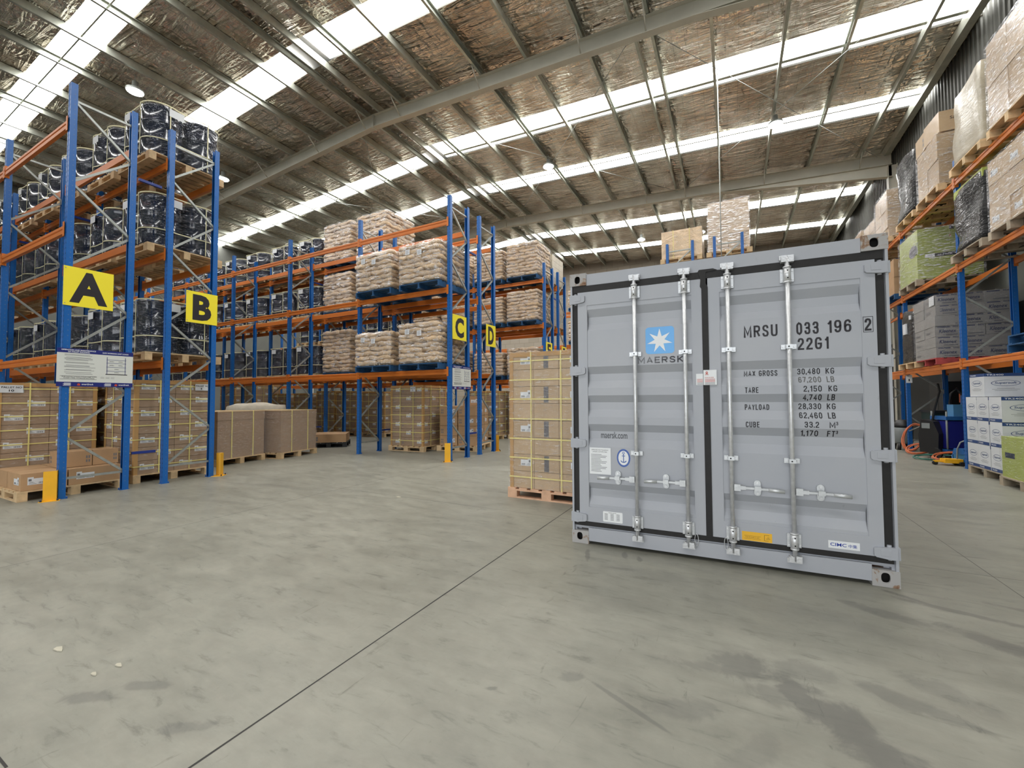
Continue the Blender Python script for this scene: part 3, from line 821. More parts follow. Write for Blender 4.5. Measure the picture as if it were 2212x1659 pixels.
def drum_straps():
    o = drum_outline(.011)
    h = MB(); ring(h, o, .27, .016)
    t = MB(); ring(t, o, .885, .02)
    v = MB()
    for s in (-1, 1):
        for sd in (-1, 1):
            for hgt in (0,):
                e = .60
                x = s * .292
                v.box(x - .008, sd * e - .0015, .001, x + .008, sd * e + .0015, .9)
                v.box(sd * e - .0015, x - .008, .001, sd * e + .0015, x + .008, .9)
    for s in (-1, 1):
        v.box(s * .292 - .008, -.6, .899, s * .292 + .008, .6, .902)
    return h.mesh('strap', M['cream']), t.mesh('strap', M['cream']), v.mesh('strap', M['cream'])
ME_DST = drum_straps()
ME_DLAB = MB().box(-.11, 0, 0, .11, .002, .13).mesh('paper_label', M['label'])
def drum_load(x, y, z, label, i=0):
    r = thing('wrapped_drum_load', label, 'drums', (x, y, z), random.uniform(-.02, .02), 'pallet loads of four wrapped drums')
    for sx in (-1, 1):
        for sy in (-1, 1):
            d = put('drum', ME_DRUM, r, (sx * .292, sy * .292, 0.0), random.uniform(0, 6))
            put('lid', ME_LID, d)
    put('stretch_film', ME_DFILM[i % 3], r)
    for m in ME_DST: put('strap', m, r)
    for (lx, ly, a) in ((.602, -.2, PI / 2), (-.2, -.604, 0)):
        put('paper_label', ME_DLAB, r, (lx, ly, .72), a)
    return r

# ---------------------------------------------------------------- paper sacks
def sack_mesh(L, W, H, seed):
    """full paper sack: flat cushion with soft corners and a few dents"""
    rnd = random.Random(seed); bm = bmesh.new()
    bmesh.ops.create_cube(bm, size=1.0)
    bmesh.ops.subdivide_edges(bm, edges=bm.edges[:], cuts=6, use_grid_fill=True)
    ph = [rnd.uniform(0, 6) for _ in range(8)]
    for v in bm.verts:
        x, y, z = v.co * 2
        t = 1 - .38 * max(abs(x) ** 9, abs(y) ** 8)
        rx = 1 - .03 * abs(y) ** 8 - .035 * z * z + .012 * math.sin(5 * y + ph[0])
        ry = 1 - .03 * abs(x) ** 8 - .05 * z * z + .02 * math.sin(6 * x + ph[1])
        k = .09 * math.sin(5 * x + 2 * y + ph[2]) + .08 * math.sin(8 * y - 4 * x + ph[3])
        v.co = Vector((x * L / 2 * rx, y * W / 2 * ry, z * H / 2 * t * (1 + k) + H * .10 * math.sin(4.5 * x + ph[4]) + H * .08 * math.sin(6 * y + ph[5])))
    for f in bm.faces: f.smooth = True
    me = bpy.data.meshes.new('sack'); bm.to_mesh(me); bm.free(); me.materials.append(M['sack'])
    return me
SACKS = [sack_mesh(.705, .41, .138, i) for i in range(5)]
_sf = {}
def sack_film(layers, hl):
    """film pulled tight round a sack load: it touches the bulges and bridges the hollows"""
    if layers in _sf: return _sf[layers]
    mb = MB(); rnd = random.Random(layers); rows = layers * 2; S = .598; r = .05; o = []
    for (cx, cyy, q) in ((S - r, S - r, 0), (-S + r, S - r, 1), (-S + r, -S + r, 2), (S - r, -S + r, 3)):
        for i in range(4):
            t = (q + i / 3) * PI / 2; o.append((cx + r * math.cos(t), cyy + r * math.sin(t)))
        nx_ = ((-S + r, S), (-S, -S + r), (S - r, -S), (S, S - r))[q]
        p = o[-1]
        for i in range(1, 7): o.append((p[0] + (nx_[0] - p[0]) * i / 7, p[1] + (nx_[1] - p[1]) * i / 7))
    n = len(o)
    for k in range(rows + 2):
        z = .002 + (layers * hl + .03) * min(k, rows) / rows
        s = (1.0 + (.006 if k % 2 else -.004)) if k <= rows else .93
        for (x, y) in o:
            j = s * (1 + rnd.uniform(-.006, .006)); mb.v.append((x * j, y * j, z + rnd.uniform(-.006, .006)))
    for k in range(rows + 1):
        for i in range(n):
            j = (i + 1) % n
            mb.f.append((k * n + i, k * n + j, (k + 1) * n + j, (k + 1) * n + i)); mb.m.append(0); mb.sm.append(True)
    _sf[layers] = mb.mesh('stretch_film', M['filmsack'])
    return _sf[layers]
def sack_load(x, y, z, label, layers=8, rz=0.0, lab=True, hl=.112):
    r = thing('wrapped_sack_load', label, 'sacks', (x, y, z), rz, 'pallet loads of wrapped paper sacks')
    for k in range(layers):
        lay = [(-.235, -.385, 0), (-.235, 0, 0), (-.235, .385, 0), (.365, -.29, 1), (.365, .29, 1)]
        if k % 2: lay = [(-q[0], q[1], q[2]) for q in lay]
        j = .012 * math.sin(k * 1.7 + x * 3)
        for (sx, sy, t) in lay:
            o = put('sack', random.choice(SACKS), r, (sx + j + random.uniform(-.010, .010), sy + random.uniform(-.012, .012), hl * (k + .5) + .028),
                    (random.uniform(-.02, .02), random.uniform(-.02, .02), (PI / 2 if t else 0) + random.choice((0, PI)) + random.uniform(-.02, .02)))
            o.scale = (.86 if t else 1.0, 1.17 if t else .97, 1.0)
    put('stretch_film', sack_film(layers, hl), r)
    if lab:
        put('paper_label', ME_SLAB, r, (-.3, -.615, hl * layers * .82)); put('paper_label', ME_SLAB, r, (.05, -.615, hl * layers * .76))
    return r
def slab():
    mb = MB().box(-.065, -.002, -.06, .065, 0, .06)
    for i in range(4): mb.box(-.045, -.003, .03 - i * .022, .045 - .02 * (i % 2), -.002, .036 - i * .022, 1)
    return mb.mesh('paper_label', [M['label'], M['greyink']])
ME_SLAB = slab()

# ---------------------------------------------------------------- carton loads
_cm = {}
def carton_mesh(a, b, c, mt, style):
    """style 0 plain, 1 white label on all faces, 2 dark printed tape, 3 label + print"""
    key = (round(a, 3), round(b, 3), round(c, 3), mt, style)
    if key in _cm: return _cm[key]
    g = .0025; mb = MB()
    mb.box(-a / 2 + g, -b / 2 + g, g, a / 2 - g, b / 2 - g, c - g)
    fa = []
    for s in (-1, 1):
        fa.append((Vector((0, s * (b / 2 - g + .0012), 0)), Vector((-s, 0, 0)) * -1, a))
        fa.append((Vector((s * (a / 2 - g + .0012), 0, 0)), Vector((0, s, 0)), b))
    Z = Vector((0, 0, 1))
    def rect(o, ux, u0, u1, z0, z1, m, d=0.0):
        nrm = ux.cross(Z)
        if o.dot(nrm) < 0: nrm = -nrm
        o = o + nrm * d
        mb.quad([o + ux * u0 + Z * z0, o + ux * u1 + Z * z0, o + ux * u1 + Z * z1, o + ux * u0 + Z * z1], m)
    for (o, ux, w) in fa:
        if style in (1, 3, 5):
            lw = min(.2, w * .42); u = (w * .06 if style == 5 else -w * .36) if w > .3 else -lw / 2; z0 = c * .32; lh = min(.085, c * .36)
            rect(o, ux, u, u + lw, z0, z0 + lh, 1); rect(o, ux, u, u + lw * .3, z0 + lh, z0 + lh * 1.25, 1)
            rect(o, ux, u + lw * .05, u + lw * .2, z0 + lh * .6, z0 + lh * .95, 2, .0006)
            for i in range(3): rect(o, ux, u + lw * .08, u + lw * (.45 - .08 * i), z0 + lh * (.12 + .15 * i), z0 + lh * (.17 + .15 * i), 2, .0006)
            for i in range(9): rect(o, ux, u + lw * (.55 + .04 * i), u + lw * (.565 + .04 * i + .008 * (i % 3)), z0 + lh * .12, z0 + lh * .4, 2, .0006)
        if style in (2,):
            rect(o, ux, -.035, .035, 0.01, c - .01, 3)
        if style in (0, 3):
            for i, q in enumerate((.30, .38)):
                rect(o, ux, w * q, w * q + w * .05, c * .25, c * .42, 2); rect(o, ux, w * q, w * q + w * .05, c * .5, c * .68, 2)
    me = mb.mesh('carton', [M[mt], M['label'], M['greyink'], M['tape']])
    _cm[key] = me
    return me
def carton_load(x, y, z, label, nx, ny, nz, sx, sy, h, rz=0.0, mt='wcarton', styles=(1, 1), straps=7, vstraps=2, boards=True, note=None, note_at=None, film_mat=None, stag=False, group='pallet loads of wrapped cartons', strapmat='strap', skipf=None, stylef=None, jit=0.0):
    r = thing('wrapped_carton_load', label, 'cartons', (x, y, z), rz, group)
    a, b, c = sx / nx, sy / ny, h / nz
    for k in range(nz):
        for i in range(nx):
            for j in range(ny):
                if 0 < i < nx - 1 and 0 < j < ny - 1 and k < nz - 1: continue
                if skipf and skipf(i, j, k): continue
                st = stylef(i, j, k) if stylef else styles[(k + (i + j if stag else 0)) % len(styles)]
                put('carton', carton_mesh(a, b, c, mt, st), r, (-sx / 2 + a * (i + .5) + random.uniform(-jit, jit), -sy / 2 + b * (j + .5) + random.uniform(-jit, jit), c * k), random.uniform(-jit, jit) * 1.5)
    X, Y = sx / 2 + .004, sy / 2 + .004
    zt = h
    if boards:
        for (s, t) in ((-1, -1), (1, -1), (1, 1), (-1, 1)):
            mb = MB(); w = .055
            mb.box(min(s * X, s * (X - w)), t * Y - .002, .0, max(s * X, s * (X - w)), t * Y + .002, zt + .004).box(s * X - .002, min(t * Y, t * (Y - w)), 0, s * X + .002, max(t * Y, t * (Y - w)), zt + .004)
            mb.build('corner_board', M['board'], r)
        mb = MB()
        for t in (-1, 1):
            mb.box(-X, t * Y - .003, zt - .055, X, t * Y + .003, zt + .006).box(t * X - .003, -Y, zt - .055, t * X + .003, Y, zt + .006)
        mb.build('top_edge_board', M['board'], r)
    for i in range(straps):
        zz = h * (i + .55) / straps; d = .006; s0 = random.uniform(-.008, .008)
        mb = MB()
        for t in (-1, 1):
            mb.box(-X - d, t * (Y + d) - .0015, zz + s0 * t, X + d, t * (Y + d) + .0015, zz + s0 * t + .016).box(t * (X + d) - .0015, -Y - d, zz - s0 * t, t * (X + d) + .0015, Y + d, zz - s0 * t + .016)
        mb.build('strap', M[strapmat], r)
    for i in range(vstraps):
        p = (i + .75) / (vstraps + .5) - .5
        d = .009; mb = MB(); q = p * sx
        mb.box(q - .008, -Y - d - .0015, .001, q + .008, -Y - d + .0015, zt + .006).box(q - .008, Y + d - .0015, .001, q + .008, Y + d + .0015, zt + .006).box(q - .008, -Y - d, zt + .006, q + .008, Y + d, zt + .009)
        mb.build('strap', M[strapmat], r)
        mb = MB(); q = p * sy
        mb.box(-X - d - .0015, q - .008, .001, -X - d + .0015, q + .008, zt + .009).box(X + d - .0015, q - .008, .001, X + d + .0015, q + .008, zt + .009).box(-X - d, q - .008, zt + .009, X + d, q + .008, zt + .012)
        mb.build('strap', M[strapmat], r)
    if film_mat:
        mb = MB(); X2, Y2 = X + .016, Y + .016
        ring(mb, [(-X2, -Y2), (X2, -Y2), (X2, Y2), (-X2, Y2)], .001, zt + .018)
        mb.build('stretch_film', M[film_mat], r)
    if note:
        mb = MB(); (o, ux, w, hh) = note_at
        o, ux = Vector(o), Vector(ux); Z = Vector((0, 0, 1)); nrm = ux.cross(Z)
        mb.quad([o, o + ux * w, o + ux * w + Z * hh, o + Z * hh])
        text(mb, note[0], o + nrm * .002 + ux * w * .06 + Z * hh * .58, ux, Z, w * .88, hh * .24, 1, .01)
        text(mb, note[1], o + nrm * .002 + ux * w * .38 + Z * hh * .14, ux, Z, w * .22 if len(note[1]) > 1 else None, hh * .28, 1, .02)
        mb.build('pallet_note', [M['label'], M['ink']], r)
    return r

def lumpy_mesh(sx, sy, h, seed, mt, amp=.02, top=.05):
    """a load pulled together by many turns of film: soft corners, bulges, uneven top"""
    rnd = random.Random(seed); bm = bmesh.new(); bmesh.ops.create_cube(bm, size=1)
    bmesh.ops.subdivide_edges(bm, edges=bm.edges[:], cuts=9, use_grid_fill=True)
    ph = [rnd.uniform(0, 6) for _ in range(8)]
    for v in bm.verts:
        x, y, z = v.co * 2
        k = max(abs(x), abs(y)); rr = 1 - .05 * (min(abs(x), abs(y))) ** 10
        tp = 1 - .03 * (z + 1) / 2 - .04 * max(0, z - .7)
        d = amp * (math.sin(3.1 * z + 2 * y + ph[0]) + .7 * math.sin(7 * z + 3 * x + ph[1]) + .5 * math.sin(5 * y - 4 * x + ph[2]))
        zz = (z + 1) / 2 * h + (top * (math.sin(2.2 * x + ph[3]) * math.sin(2.6 * y + ph[4])) if z > .9 else 0)
        v.co = Vector((x * (sx / 2) * rr * tp + d * x, y * (sy / 2) * rr * tp + d * y, max(zz, .002)))
    for f in bm.faces: f.smooth = True
    me = bpy.data.meshes.new('stretch_film'); bm.to_mesh(me); bm.free(); me.materials.append(M[mt])
    return me

# ---------------------------------------------------------------- shipping container
CW, CH, CL = 2.438, 2.591, 6.058
def dirty_paint():
    m, nt, b = nodes('container_grey_paint')
    f = noise(nt, coords(nt), 1.5, 5, .6); g = noise(nt, coords(nt, (1, 1, .35)), 14, 4, .7)
    c = ramp(nt, f, [(.3, (.405, .425, .468)), (.7, (.445, .46, .492))])
    c = mixc(nt, ramp(nt, g, [(.70, (0, 0, 0)), (.78, (.5, .5, .5))]), c, (.2, .2, .21))
    nt.links.new(c, b.inputs['Base Color']); b.inputs['Roughness'].default_value = .42
    return m
cgrey = dirty_paint()
def rusty_paint():
    m, nt, b = nodes('worn_casting_paint')
    f = noise(nt, coords(nt), 9, 5, .65, .6)
    c = ramp(nt, f, [(.54, (.42, .41, .4)), (.60, (.3, .2, .13)), (.68, (.16, .06, .025))])
    nt.links.new(c, b.inputs['Base Color']); b.inputs['Roughness'].default_value = .65
    return m
crust = rusty_paint()
dark = plain('dark_inside', (.01, .009, .008), .9)
zinc = plain('zinc_plated_steel', (.70, .71, .72), .35, .45, .1, 30, bmp=.1, bscale=60)
zincw = plain('bright_zinc_plate', (.62, .64, .65), .34, .45, .08, 30)
C = thing('shipping_container', 'grey steel shipping container, closed double doors facing the camera', 'container', (-1.3997, 3.9008, 0), math.radians(2.4736))
def casting(x, z, fx, fz):
    """corner casting with an oval hole in its door-end face"""
    mb = MB(); w, h, d = .162, .118, .178
    x0 = 0 if x == 0 else CW - w; z0 = 0 if z == 0 else CH - h
    hx, hz = (x0 + .075 if x == 0 else x0 + w - .083), z0 + h * (.56 if z == 0 else .48)
    rx, rz = .027, .036; n = 24; ou = []; inn = []
    for i in range(n):
        t = 2 * PI * i / n; cx, sz = math.cos(t), math.sin(t)
        inn.append((hx + rx * math.copysign(abs(cx) ** .8, cx), hz + rz * math.copysign(abs(sz) ** .8, sz)))
        k = 1 / max(abs(cx), abs(sz)); px, pz = cx * k, sz * k
        ou.append((x0 + (px + 1) / 2 * w, z0 + (pz + 1) / 2 * h))
    for i in range(n):
        j = (i + 1) % n
        mb.quad(((ou[i][0], 0, ou[i][1]), (ou[j][0], 0, ou[j][1]), (inn[j][0], 0, inn[j][1]), (inn[i][0], 0, inn[i][1])))
        mb.quad(((inn[i][0], 0, inn[i][1]), (inn[j][0], 0, inn[j][1]), (inn[j][0], .014, inn[j][1]), (inn[i][0], .014, inn[i][1])))
    mb.quad([(hx - .04, .06, hz - .045), (hx + .04, .06, hz - .045), (hx + .04, .06, hz + .045), (hx - .04, .06, hz + .045)], 1)
    for (a, b2) in (((hx - .04, hz - .045), (hx + .04, hz - .045)), ((hx - .04, hz + .045), (hx + .04, hz + .045)), ((hx - .04, hz - .045), (hx - .04, hz + .045)), ((hx + .04, hz - .045), (hx + .04, hz + .045))):
        mb.quad(((a[0], .014, a[1]), (b2[0], .014, b2[1]), (b2[0], .06, b2[1]), (a[0], .06, a[1])), 1)
    p = [(x0, z0), (x0 + w, z0), (x0 + w, z0 + h), (x0, z0 + h)]
    for i in range(4):
        a, b2 = p[i], p[(i + 1) % 4]
        mb.quad(((a[0], 0, a[1]), (a[0], d, a[1]), (b2[0], d, b2[1]), (b2[0], 0, b2[1])))
    mb.quad([(q[0], d, q[1]) for q in p])
    return mb
for x in (0, 1):
    for z in (0, 1):
        casting(x, z, 0, 0).build('corner_casting', [crust, dark], C)
        a = (0 if x == 0 else CW - .162); b2 = (0 if z == 0 else CH - .118)
        MB().box(a, CL - .178, b2, a + .162, CL, b2 + .118).build('corner_casting', crust, C)
# frame
fr = MB()
for s in (0, 1):
    def X(a, b2): return (a, b2) if s == 0 else (CW - b2, CW - a)
    a, b2 = X(.004, .022); fr.box(a, .004, .118, b2, .12, CH - .118)
    a, b2 = X(.022, .040); fr.box(a, .03, .118, b2, .12, CH - .118)
    a, b2 = X(.0, .075); fr.box(a, .07, .118, b2, .17, CH - .118)
    a, b2 = X(0, .1); fr.box(a, CL - .16, .118, b2, CL - .01, CH - .118)
    a, b2 = X(.01, .07); fr.box(a, .17, CH - .1, b2, CL - .17, CH - .03).box(a, .17, .03, b2, CL - .17, .16)
fr.box(.162, .012, CH - .122, CW - .162, .12, CH - .012).box(.16, .004, .03, CW - .16, .10, .152).box(.04, .03, .14, CW - .04, .1, .168)
fr.box(.1, CL - .1, .03, CW - .1, CL - .02, .15).box(.1, CL - .1, CH - .12, CW - .1, CL - .02, CH - .03)
fr.build('frame', cgrey, C)
def side(x, inward):
    mb = MB(); pts = []; y = .17
    while y < CL - .17:
        for (dy, q) in ((0, 0), (.072, 0), (.14, .036), (.21, .036)): pts.append((x + inward * q, min(y + dy, CL - .17)))
        y += .278
    pts.append((x, CL - .17))
    for a, b2 in zip(pts, pts[1:]): mb.quad(((a[0], a[1], .14), (b2[0], b2[1], .14), (b2[0], b2[1], CH - .06), (a[0], a[1], CH - .06)))
    return mb
side(.015, 1).build('side_panel', cgrey, C); side(CW - .015, -1).build('side_panel', cgrey, C)
mb = MB(); pts = []; y = .1
while y < CL - .1:
    for (dy, q) in ((0, 0), (.09, 0), (.105, .02), (.195, .02)): pts.append((min(y + dy, CL - .1), CH - .045 + q))
    y += .21
for a, b2 in zip(pts, pts[1:]): mb.quad(((.05, a[0], a[1]), (CW - .05, a[0], a[1]), (CW - .05, b2[0], b2[1]), (.05, b2[0], b2[1])))
mb.build('top_panel', cgrey, C)
MB().box(.06, CL - .06, .1, CW - .06, CL - .04, CH - .06).build('end_panel', cgrey, C)
MB().box(.06, .1, .12, CW - .06, CL - .1, .15).build('base_board', M['woodgrey'], C)
# black door gaskets
mb = MB()
mb.box(.03, .012, 2.408, CW - .03, .05, 2.470).box(.03, .012, .166, CW - .03, .05, .208)
mb.box(.022, .022, .166, .074, .06, 2.47).box(CW - .080, .022, .166, CW - .026, .06, 2.47)
mb.prism([(1.176, .2), (1.226, .2), (1.226, 2.33), (1.212, 2.36), (1.212, 2.46), (1.30, 2.47), (1.27, 2.485), (1.16, 2.485), (1.15, 2.47), (1.17, 2.40), (1.165, 2.34), (1.176, 2.32)], 'y', .004, .05)
mb.build('door_gasket', M['rubber'], C)
GROOVE = [(2.234, 2.162, 2.091, 2.027), (1.68, 1.611, 1.545, 1.477), (1.406, 1.34, 1.271, 1.201), (1.133, 1.066, .996, .922), (.579, .519, .449, .376)]
def door(u0, u1, hinge_left):
    """door leaf: tube frame and pressed panel with five grooves"""
    f0, f1 = (u0 + .095, u1 - .087) if hinge_left else (u0 + .093, u1 - .093)
    mb = MB(); y0 = .010
    mb.box(u0, y0, .21, f0 - .004, .07, 2.406).box(f1 + .004, y0, .21, u1, .07, 2.406)
    mb.box(f0 - .004, y0, 2.276, f1 + .004, .07, 2.406).box(f0 - .004, y0, .21, f1 + .004, .07, .350)
    prof = [(2.276, .016)]
    for (a, b2, c, d) in GROOVE: prof += [(a, .016), (b2, .050), (c, .050), (d, .016)]
    prof.append((.350, .016))
    for (za, ya), (zb, yb) in zip(prof, prof[1:]):
        mb.quad(((f0, ya, za), (f0, yb, zb), (f1, yb, zb), (f1, ya, za)))
    # cheeks of the grooves and the seam at the edges
    for (a, b2, c, d) in GROOVE:
        mb.quad(((f0, .016, a), (f0, .05, b2), (f0, .05, c), (f0, .016, d))); mb.quad(((f1, .016, a), (f1, .016, d), (f1, .05, c), (f1, .05, b2)))
    mb.box(f0 - .004, .0155, .35, f0, .06, 2.276).box(f1, .0155, .35, f1 + .004, .06, 2.276)
    o = mb.build('door_leaf', cgrey, C)
    return o
DL, DR = door(.074, 1.178, True), door(1.224, 2.357, False)
DL['label'] = 'door leaf with the star sticker'; DR['label'] = 'door leaf with the identity numbers'
# hinges
for zc in (2.34, 1.645, .95, .246):
    for (d, s) in ((DL, 0), (DR, 1)):
        def P(u): return u if s == 0 else CW - u
        mb = MB()
        poly = [(.012, -.044), (.05, -.046), (.135, -.034), (.147, -.022), (.147, .026), (.135, .034), (.05, .042), (.012, .042)]
        poly = [(P(u), zc + z) for u, z in poly]
        mb.prism(poly, 'y', -.012, .012)
        mb.box(min(P(-.006), P(.03)), .0, zc - .046, max(P(-.006), P(.03)), .05, zc + .043)
        mb.box(min(P(.05), P(.11)), -.015, zc - .02, max(P(.05), P(.11)), -.011, zc + .022)
        mb.cyl((P(.052), .02, zc - .055), (P(.052), .02, zc + .055), .014, 10)
        mb.build('hinge', cgrey, d)
# locking bars with guides, cams, brackets and handles
def lockbar(d, u, hdir, hend, hhub, name='locking_bar'):
    yb = -.026
    mb = MB().cyl((u, yb, .11), (u, yb, 2.49), .0165, 16)
    for (a, b2) in ((.20, .318), (2.292, 2.412)):
        mb.cyl((u, yb, a), (u, yb, b2), .026, 16)
        for q in (a, b2): mb.cyl((u, yb, q - .006), (u, yb, q + .006), .029, 16)
        for t in (-.024, .024): pass
    for (z0, s) in ((.125, -1), (2.475, 1)):       # cam ends
        mb.box(u - .04, yb - .02, z0 - .022, u - .006, .02, z0 + .03 * (1 if s > 0 else .6)).box(u + .006, yb - .02, z0 - .025, u + .045, .02, z0 + .025)
        mb.cyl((u + .028, yb - .026, z0), (u + .028, .03, z0), .017, 10).cyl((u - .024, yb - .026, z0 + .008), (u - .024, .03, z0 + .008), .014, 10)
        mb.box(u - .05, -.012, z0 + s * .02 - .018, u + .05, .006, z0 + s * .02 + .018)
    mb.build('locking_bar', zinc, d)
    pb = MB()
    for (a, b2) in ((.20, .318), (2.292, 2.412)):  # guide plates
        pb.box(u - .047, -.004, a + .006, u + .047, .0095, b2 - .008)
        for s in (-1, 1):
            for q in (a + .025, b2 - .027): pb.cyl((u + s * .037, -.010, q), (u + s * .037, -.003, q), .008, 8, 1)
        for q in (a + .03, b2 - .03): pb.cyl((u, yb - .0275, q), (u, yb - .02, q), .0055, 8, 2)
    for z in (1.779, .879):
        pb.box(u - .052, -.004, z - .019, u - .020, .015, z + .019).box(u + .020, -.004, z - .019, u + .052, .015, z + .019)
        pb.box(u - .022, -.046, z - .016, u + .022, -.012, z + .016)
        for s in (-1, 1): pb.cyl((u + s * .037, -.010, z), (u + s * .037, -.003, z), .008, 8, 1)
        pb.cyl((u - .004, -.050, z), (u - .004, -.044, z), .0055, 8, 2)
    pb.build('bar_bracket', [zincw, zinc, dark], d)
    hb = MB(); z = .645
    hb.box(min(u + hdir * .016, u + hdir * .062), -.05, z - .026, max(u + hdir * .016, u + hdir * .062), -.02, z + .026)
    x1 = u + hdir * .062; x2 = u + hdir * .1
    hb.box(min(x1, x2), -.045, z - .014, max(x1, x2), -.025, z + .014)
    hb.box(min(x2, hhub), -.042, z - .008, max(x2, hhub), -.034, z + .008)
    x3 = hhub + hdir * .075
    hb.box(min(x3, hhub), -.042, z - .009, max(x3, hhub), -.034, z + .007)
    hb.cyl((x3, -.04, z - .003), (hend, -.044, z - .008), .0145, 12)
    hb.cyl((u + hdir * .04, -.055, z), (u + hdir * .04, -.048, z), .010, 10)
    hb.build('handle', zincw, d)
    kb = MB()
    poly = [(hhub + .024 * math.cos(t), z + (.026 if math.sin(t) >= 0 else -.026) + .024 * math.sin(t)) for t in [2 * PI * i / 20 for i in range(20)]]
    poly = [(x, zz + (.012 if zz > z else -.012)) for x, zz in poly]
    kb.prism(poly, 'y', -.006, .0155)
    kb.box(hhub - .022, -.055, z - .014, hhub + .022, -.028, z + .018)
    for s in (-1, 1): kb.cyl((hhub, -.014, z + s * .042), (hhub, -.005, z + s * .042), .010, 10, 1)
    kb.build('handle_hub', [zincw, zinc], d)
lockbar(DL, .615, -1, .262, .445); lockbar(DL, 1.038, -1, .68, .862)
lockbar(DR, 1.375, 1, 1.742, 1.559); lockbar(DR, 1.80, 1, 2.164, 1.98)
for (u, d) in ((1.10, DL), (1.325, DR)):       # seal rings
    pts = [(u + .014 * math.cos(t), -.008, .17 + .05 * math.sin(t)) for t in [2 * PI * i / 16 for i in range(17)]]
    MB().tube(pts, .003, 6).build('seal_ring', zinc, d)
# lettering
UX, UZ = (1, 0, 0), (0, 0, 1)
def pt(u, v, y=.0148): return (u, y, v)
def drape(mb):
    """painted letters that cross a groove follow its depth"""
    for i, q in enumerate(mb.v):
        z = q[2]; d = 0
        for (a, b2, c, e) in GROOVE:
            if c <= z <= b2: d = .034
            elif b2 < z < a: d = .034 * (a - z) / (a - b2)
            elif e < z < c: d = .034 * (z - e) / (c - e)
        mb.v[i] = (q[0], q[1] + d, z)
def split_z(mb):
    """cut long strokes so that draped letters bend with the panel"""
    v, f, m, s = mb.v, mb.f, mb.m, mb.sm
    out = MB()
    for q, mm in zip(f, m):
        P = [Vector(v[i]) for i in q]
        if len(P) == 4:
            for a in range(4):
                t0, t1 = a / 4, (a + 1) / 4
                out.quad([P[0].lerp(P[1], t0), P[0].lerp(P[1], t1), P[3].lerp(P[2], t1), P[3].lerp(P[2], t0)], mm)
        else: out.quad(P, mm)
    return out
def paint(items, mt='ink', flat=False):
    mb = MB()
    for (tx, u, v, w, h, t, y) in items: stroke_text(mb, tx, (u, y, v), UX, UZ, w, h, t)
    if not flat: mb = split_z(mb); drape(mb)
    mb.build('lettering', M[mt] if isinstance(mt, str) else mt, DR)
Y0, TB, TS = .0148, .0138, .0066
paint([('MRSU', 1.49, 1.874, .24, .096, TB, Y0)])
paint([('033', 1.856, 1.874, .147, .096, TB, Y0)]); paint([('196', 2.055, 1.874, .152, .096, TB, Y0)])
paint([('2', 2.285, 1.874, .040, .092, TB, .0085)], flat=True)
mb = MB()
P0 = [(2.276, 1.862), (2.336, 1.862), (2.336, 1.980), (2.276, 1.980)]; P1 = [(2.279, 1.865), (2.333, 1.865), (2.333, 1.977), (2.279, 1.977)]
for i in range(4): mb.quad([pt(*P0[i], .0085), pt(*P0[(i + 1) % 4], .0085), pt(*P1[(i + 1) % 4], .0085), pt(*P1[i], .0085)])
mb.build('check_digit_box', M['ink'], DR)
paint([('22G1', 1.863, 1.752, .201, .094, TB, Y0)])
for (tx, u, v, w) in (('MAX GROSS', 1.486, 1.554, .239), ('TARE', 1.489, 1.416, .097), ('PAYLOAD', 1.487, 1.276, .175), ('CUBE', 1.489, 1.134, .098)): paint([(tx, u, v, w, .046, TS, Y0)])
fadeink = plain('faded_ink', (.13, .13, .125), .6)
for (tx, u, v, w, un, uu, uw) in (('30,480', 1.860, 1.560, .149, 'KG', 2.045, .055), ('67,200', 1.863, 1.494, .149, 'LB', 2.047, .048), ('2,150', 1.893, 1.422, .118, 'KG', 2.053, .055), ('4,740', 1.890, 1.354, .121, 'LB', 2.048, .048),
                                  ('28,330', 1.861, 1.284, .149, 'KG', 2.046, .056), ('62,460', 1.862, 1.213, .15, 'LB', 2.048, .048), ('33.2', 1.893, 1.141, .094, 'M', 2.053, .036), ('1,170', 1.867, 1.073, .115, 'FT', 2.040, .05)):
    it = [(un, uu, v, uw, .046, TS, Y0)]
    paint([(tx, u, v, w, .046, TS, Y0)], fadeink if tx == '67,200' else 'ink')
    if un in ('M', 'FT'): it.append(('3', 2.094, v + .022, .013, .026, .004, Y0))
    paint(it, fadeink if tx == '67,200' else 'ink')
# star sticker and name on the left leaf
def rrect(u0, v0, u1, v1, r, n=6):
    out = []
    for (cx, cz, a) in ((u1 - r, v1 - r, 0), (u0 + r, v1 - r, 1), (u0 + r, v0 + r, 2), (u1 - r, v0 + r, 3)):
        for i in range(n + 1):
            t = (a + i / n) * PI / 2; out.append((cx + r * math.cos(t), cz + r * math.sin(t)))
    return out
mb = MB()
mb.quad([(u, .0150, v) for u, v in rrect(.705, 1.776, .949, 2.018, .028)][::-1], 0)
cu, cv = .826, 1.893; st = []
for i in range(14):
    t = PI / 2 + i * PI / 7; r = .110 if i % 2 == 0 else .043
    st.append((cu + r * math.cos(t), .0142, cv + r * math.sin(t)))
for i in range(14): mb.quad([(cu, .0142, cv), st[i], st[(i + 1) % 14]], 1)
mb.build('star_sticker', [plain('sky_blue_vinyl', (.10, .40, .82), .25, 0, .1, 1.5), M['white']], DL)
fade = MB()
stroke_text(fade, 'MAERSK', (.634, .0148, 1.692), UX, UZ, .388, .058, .0115, 0, .16)
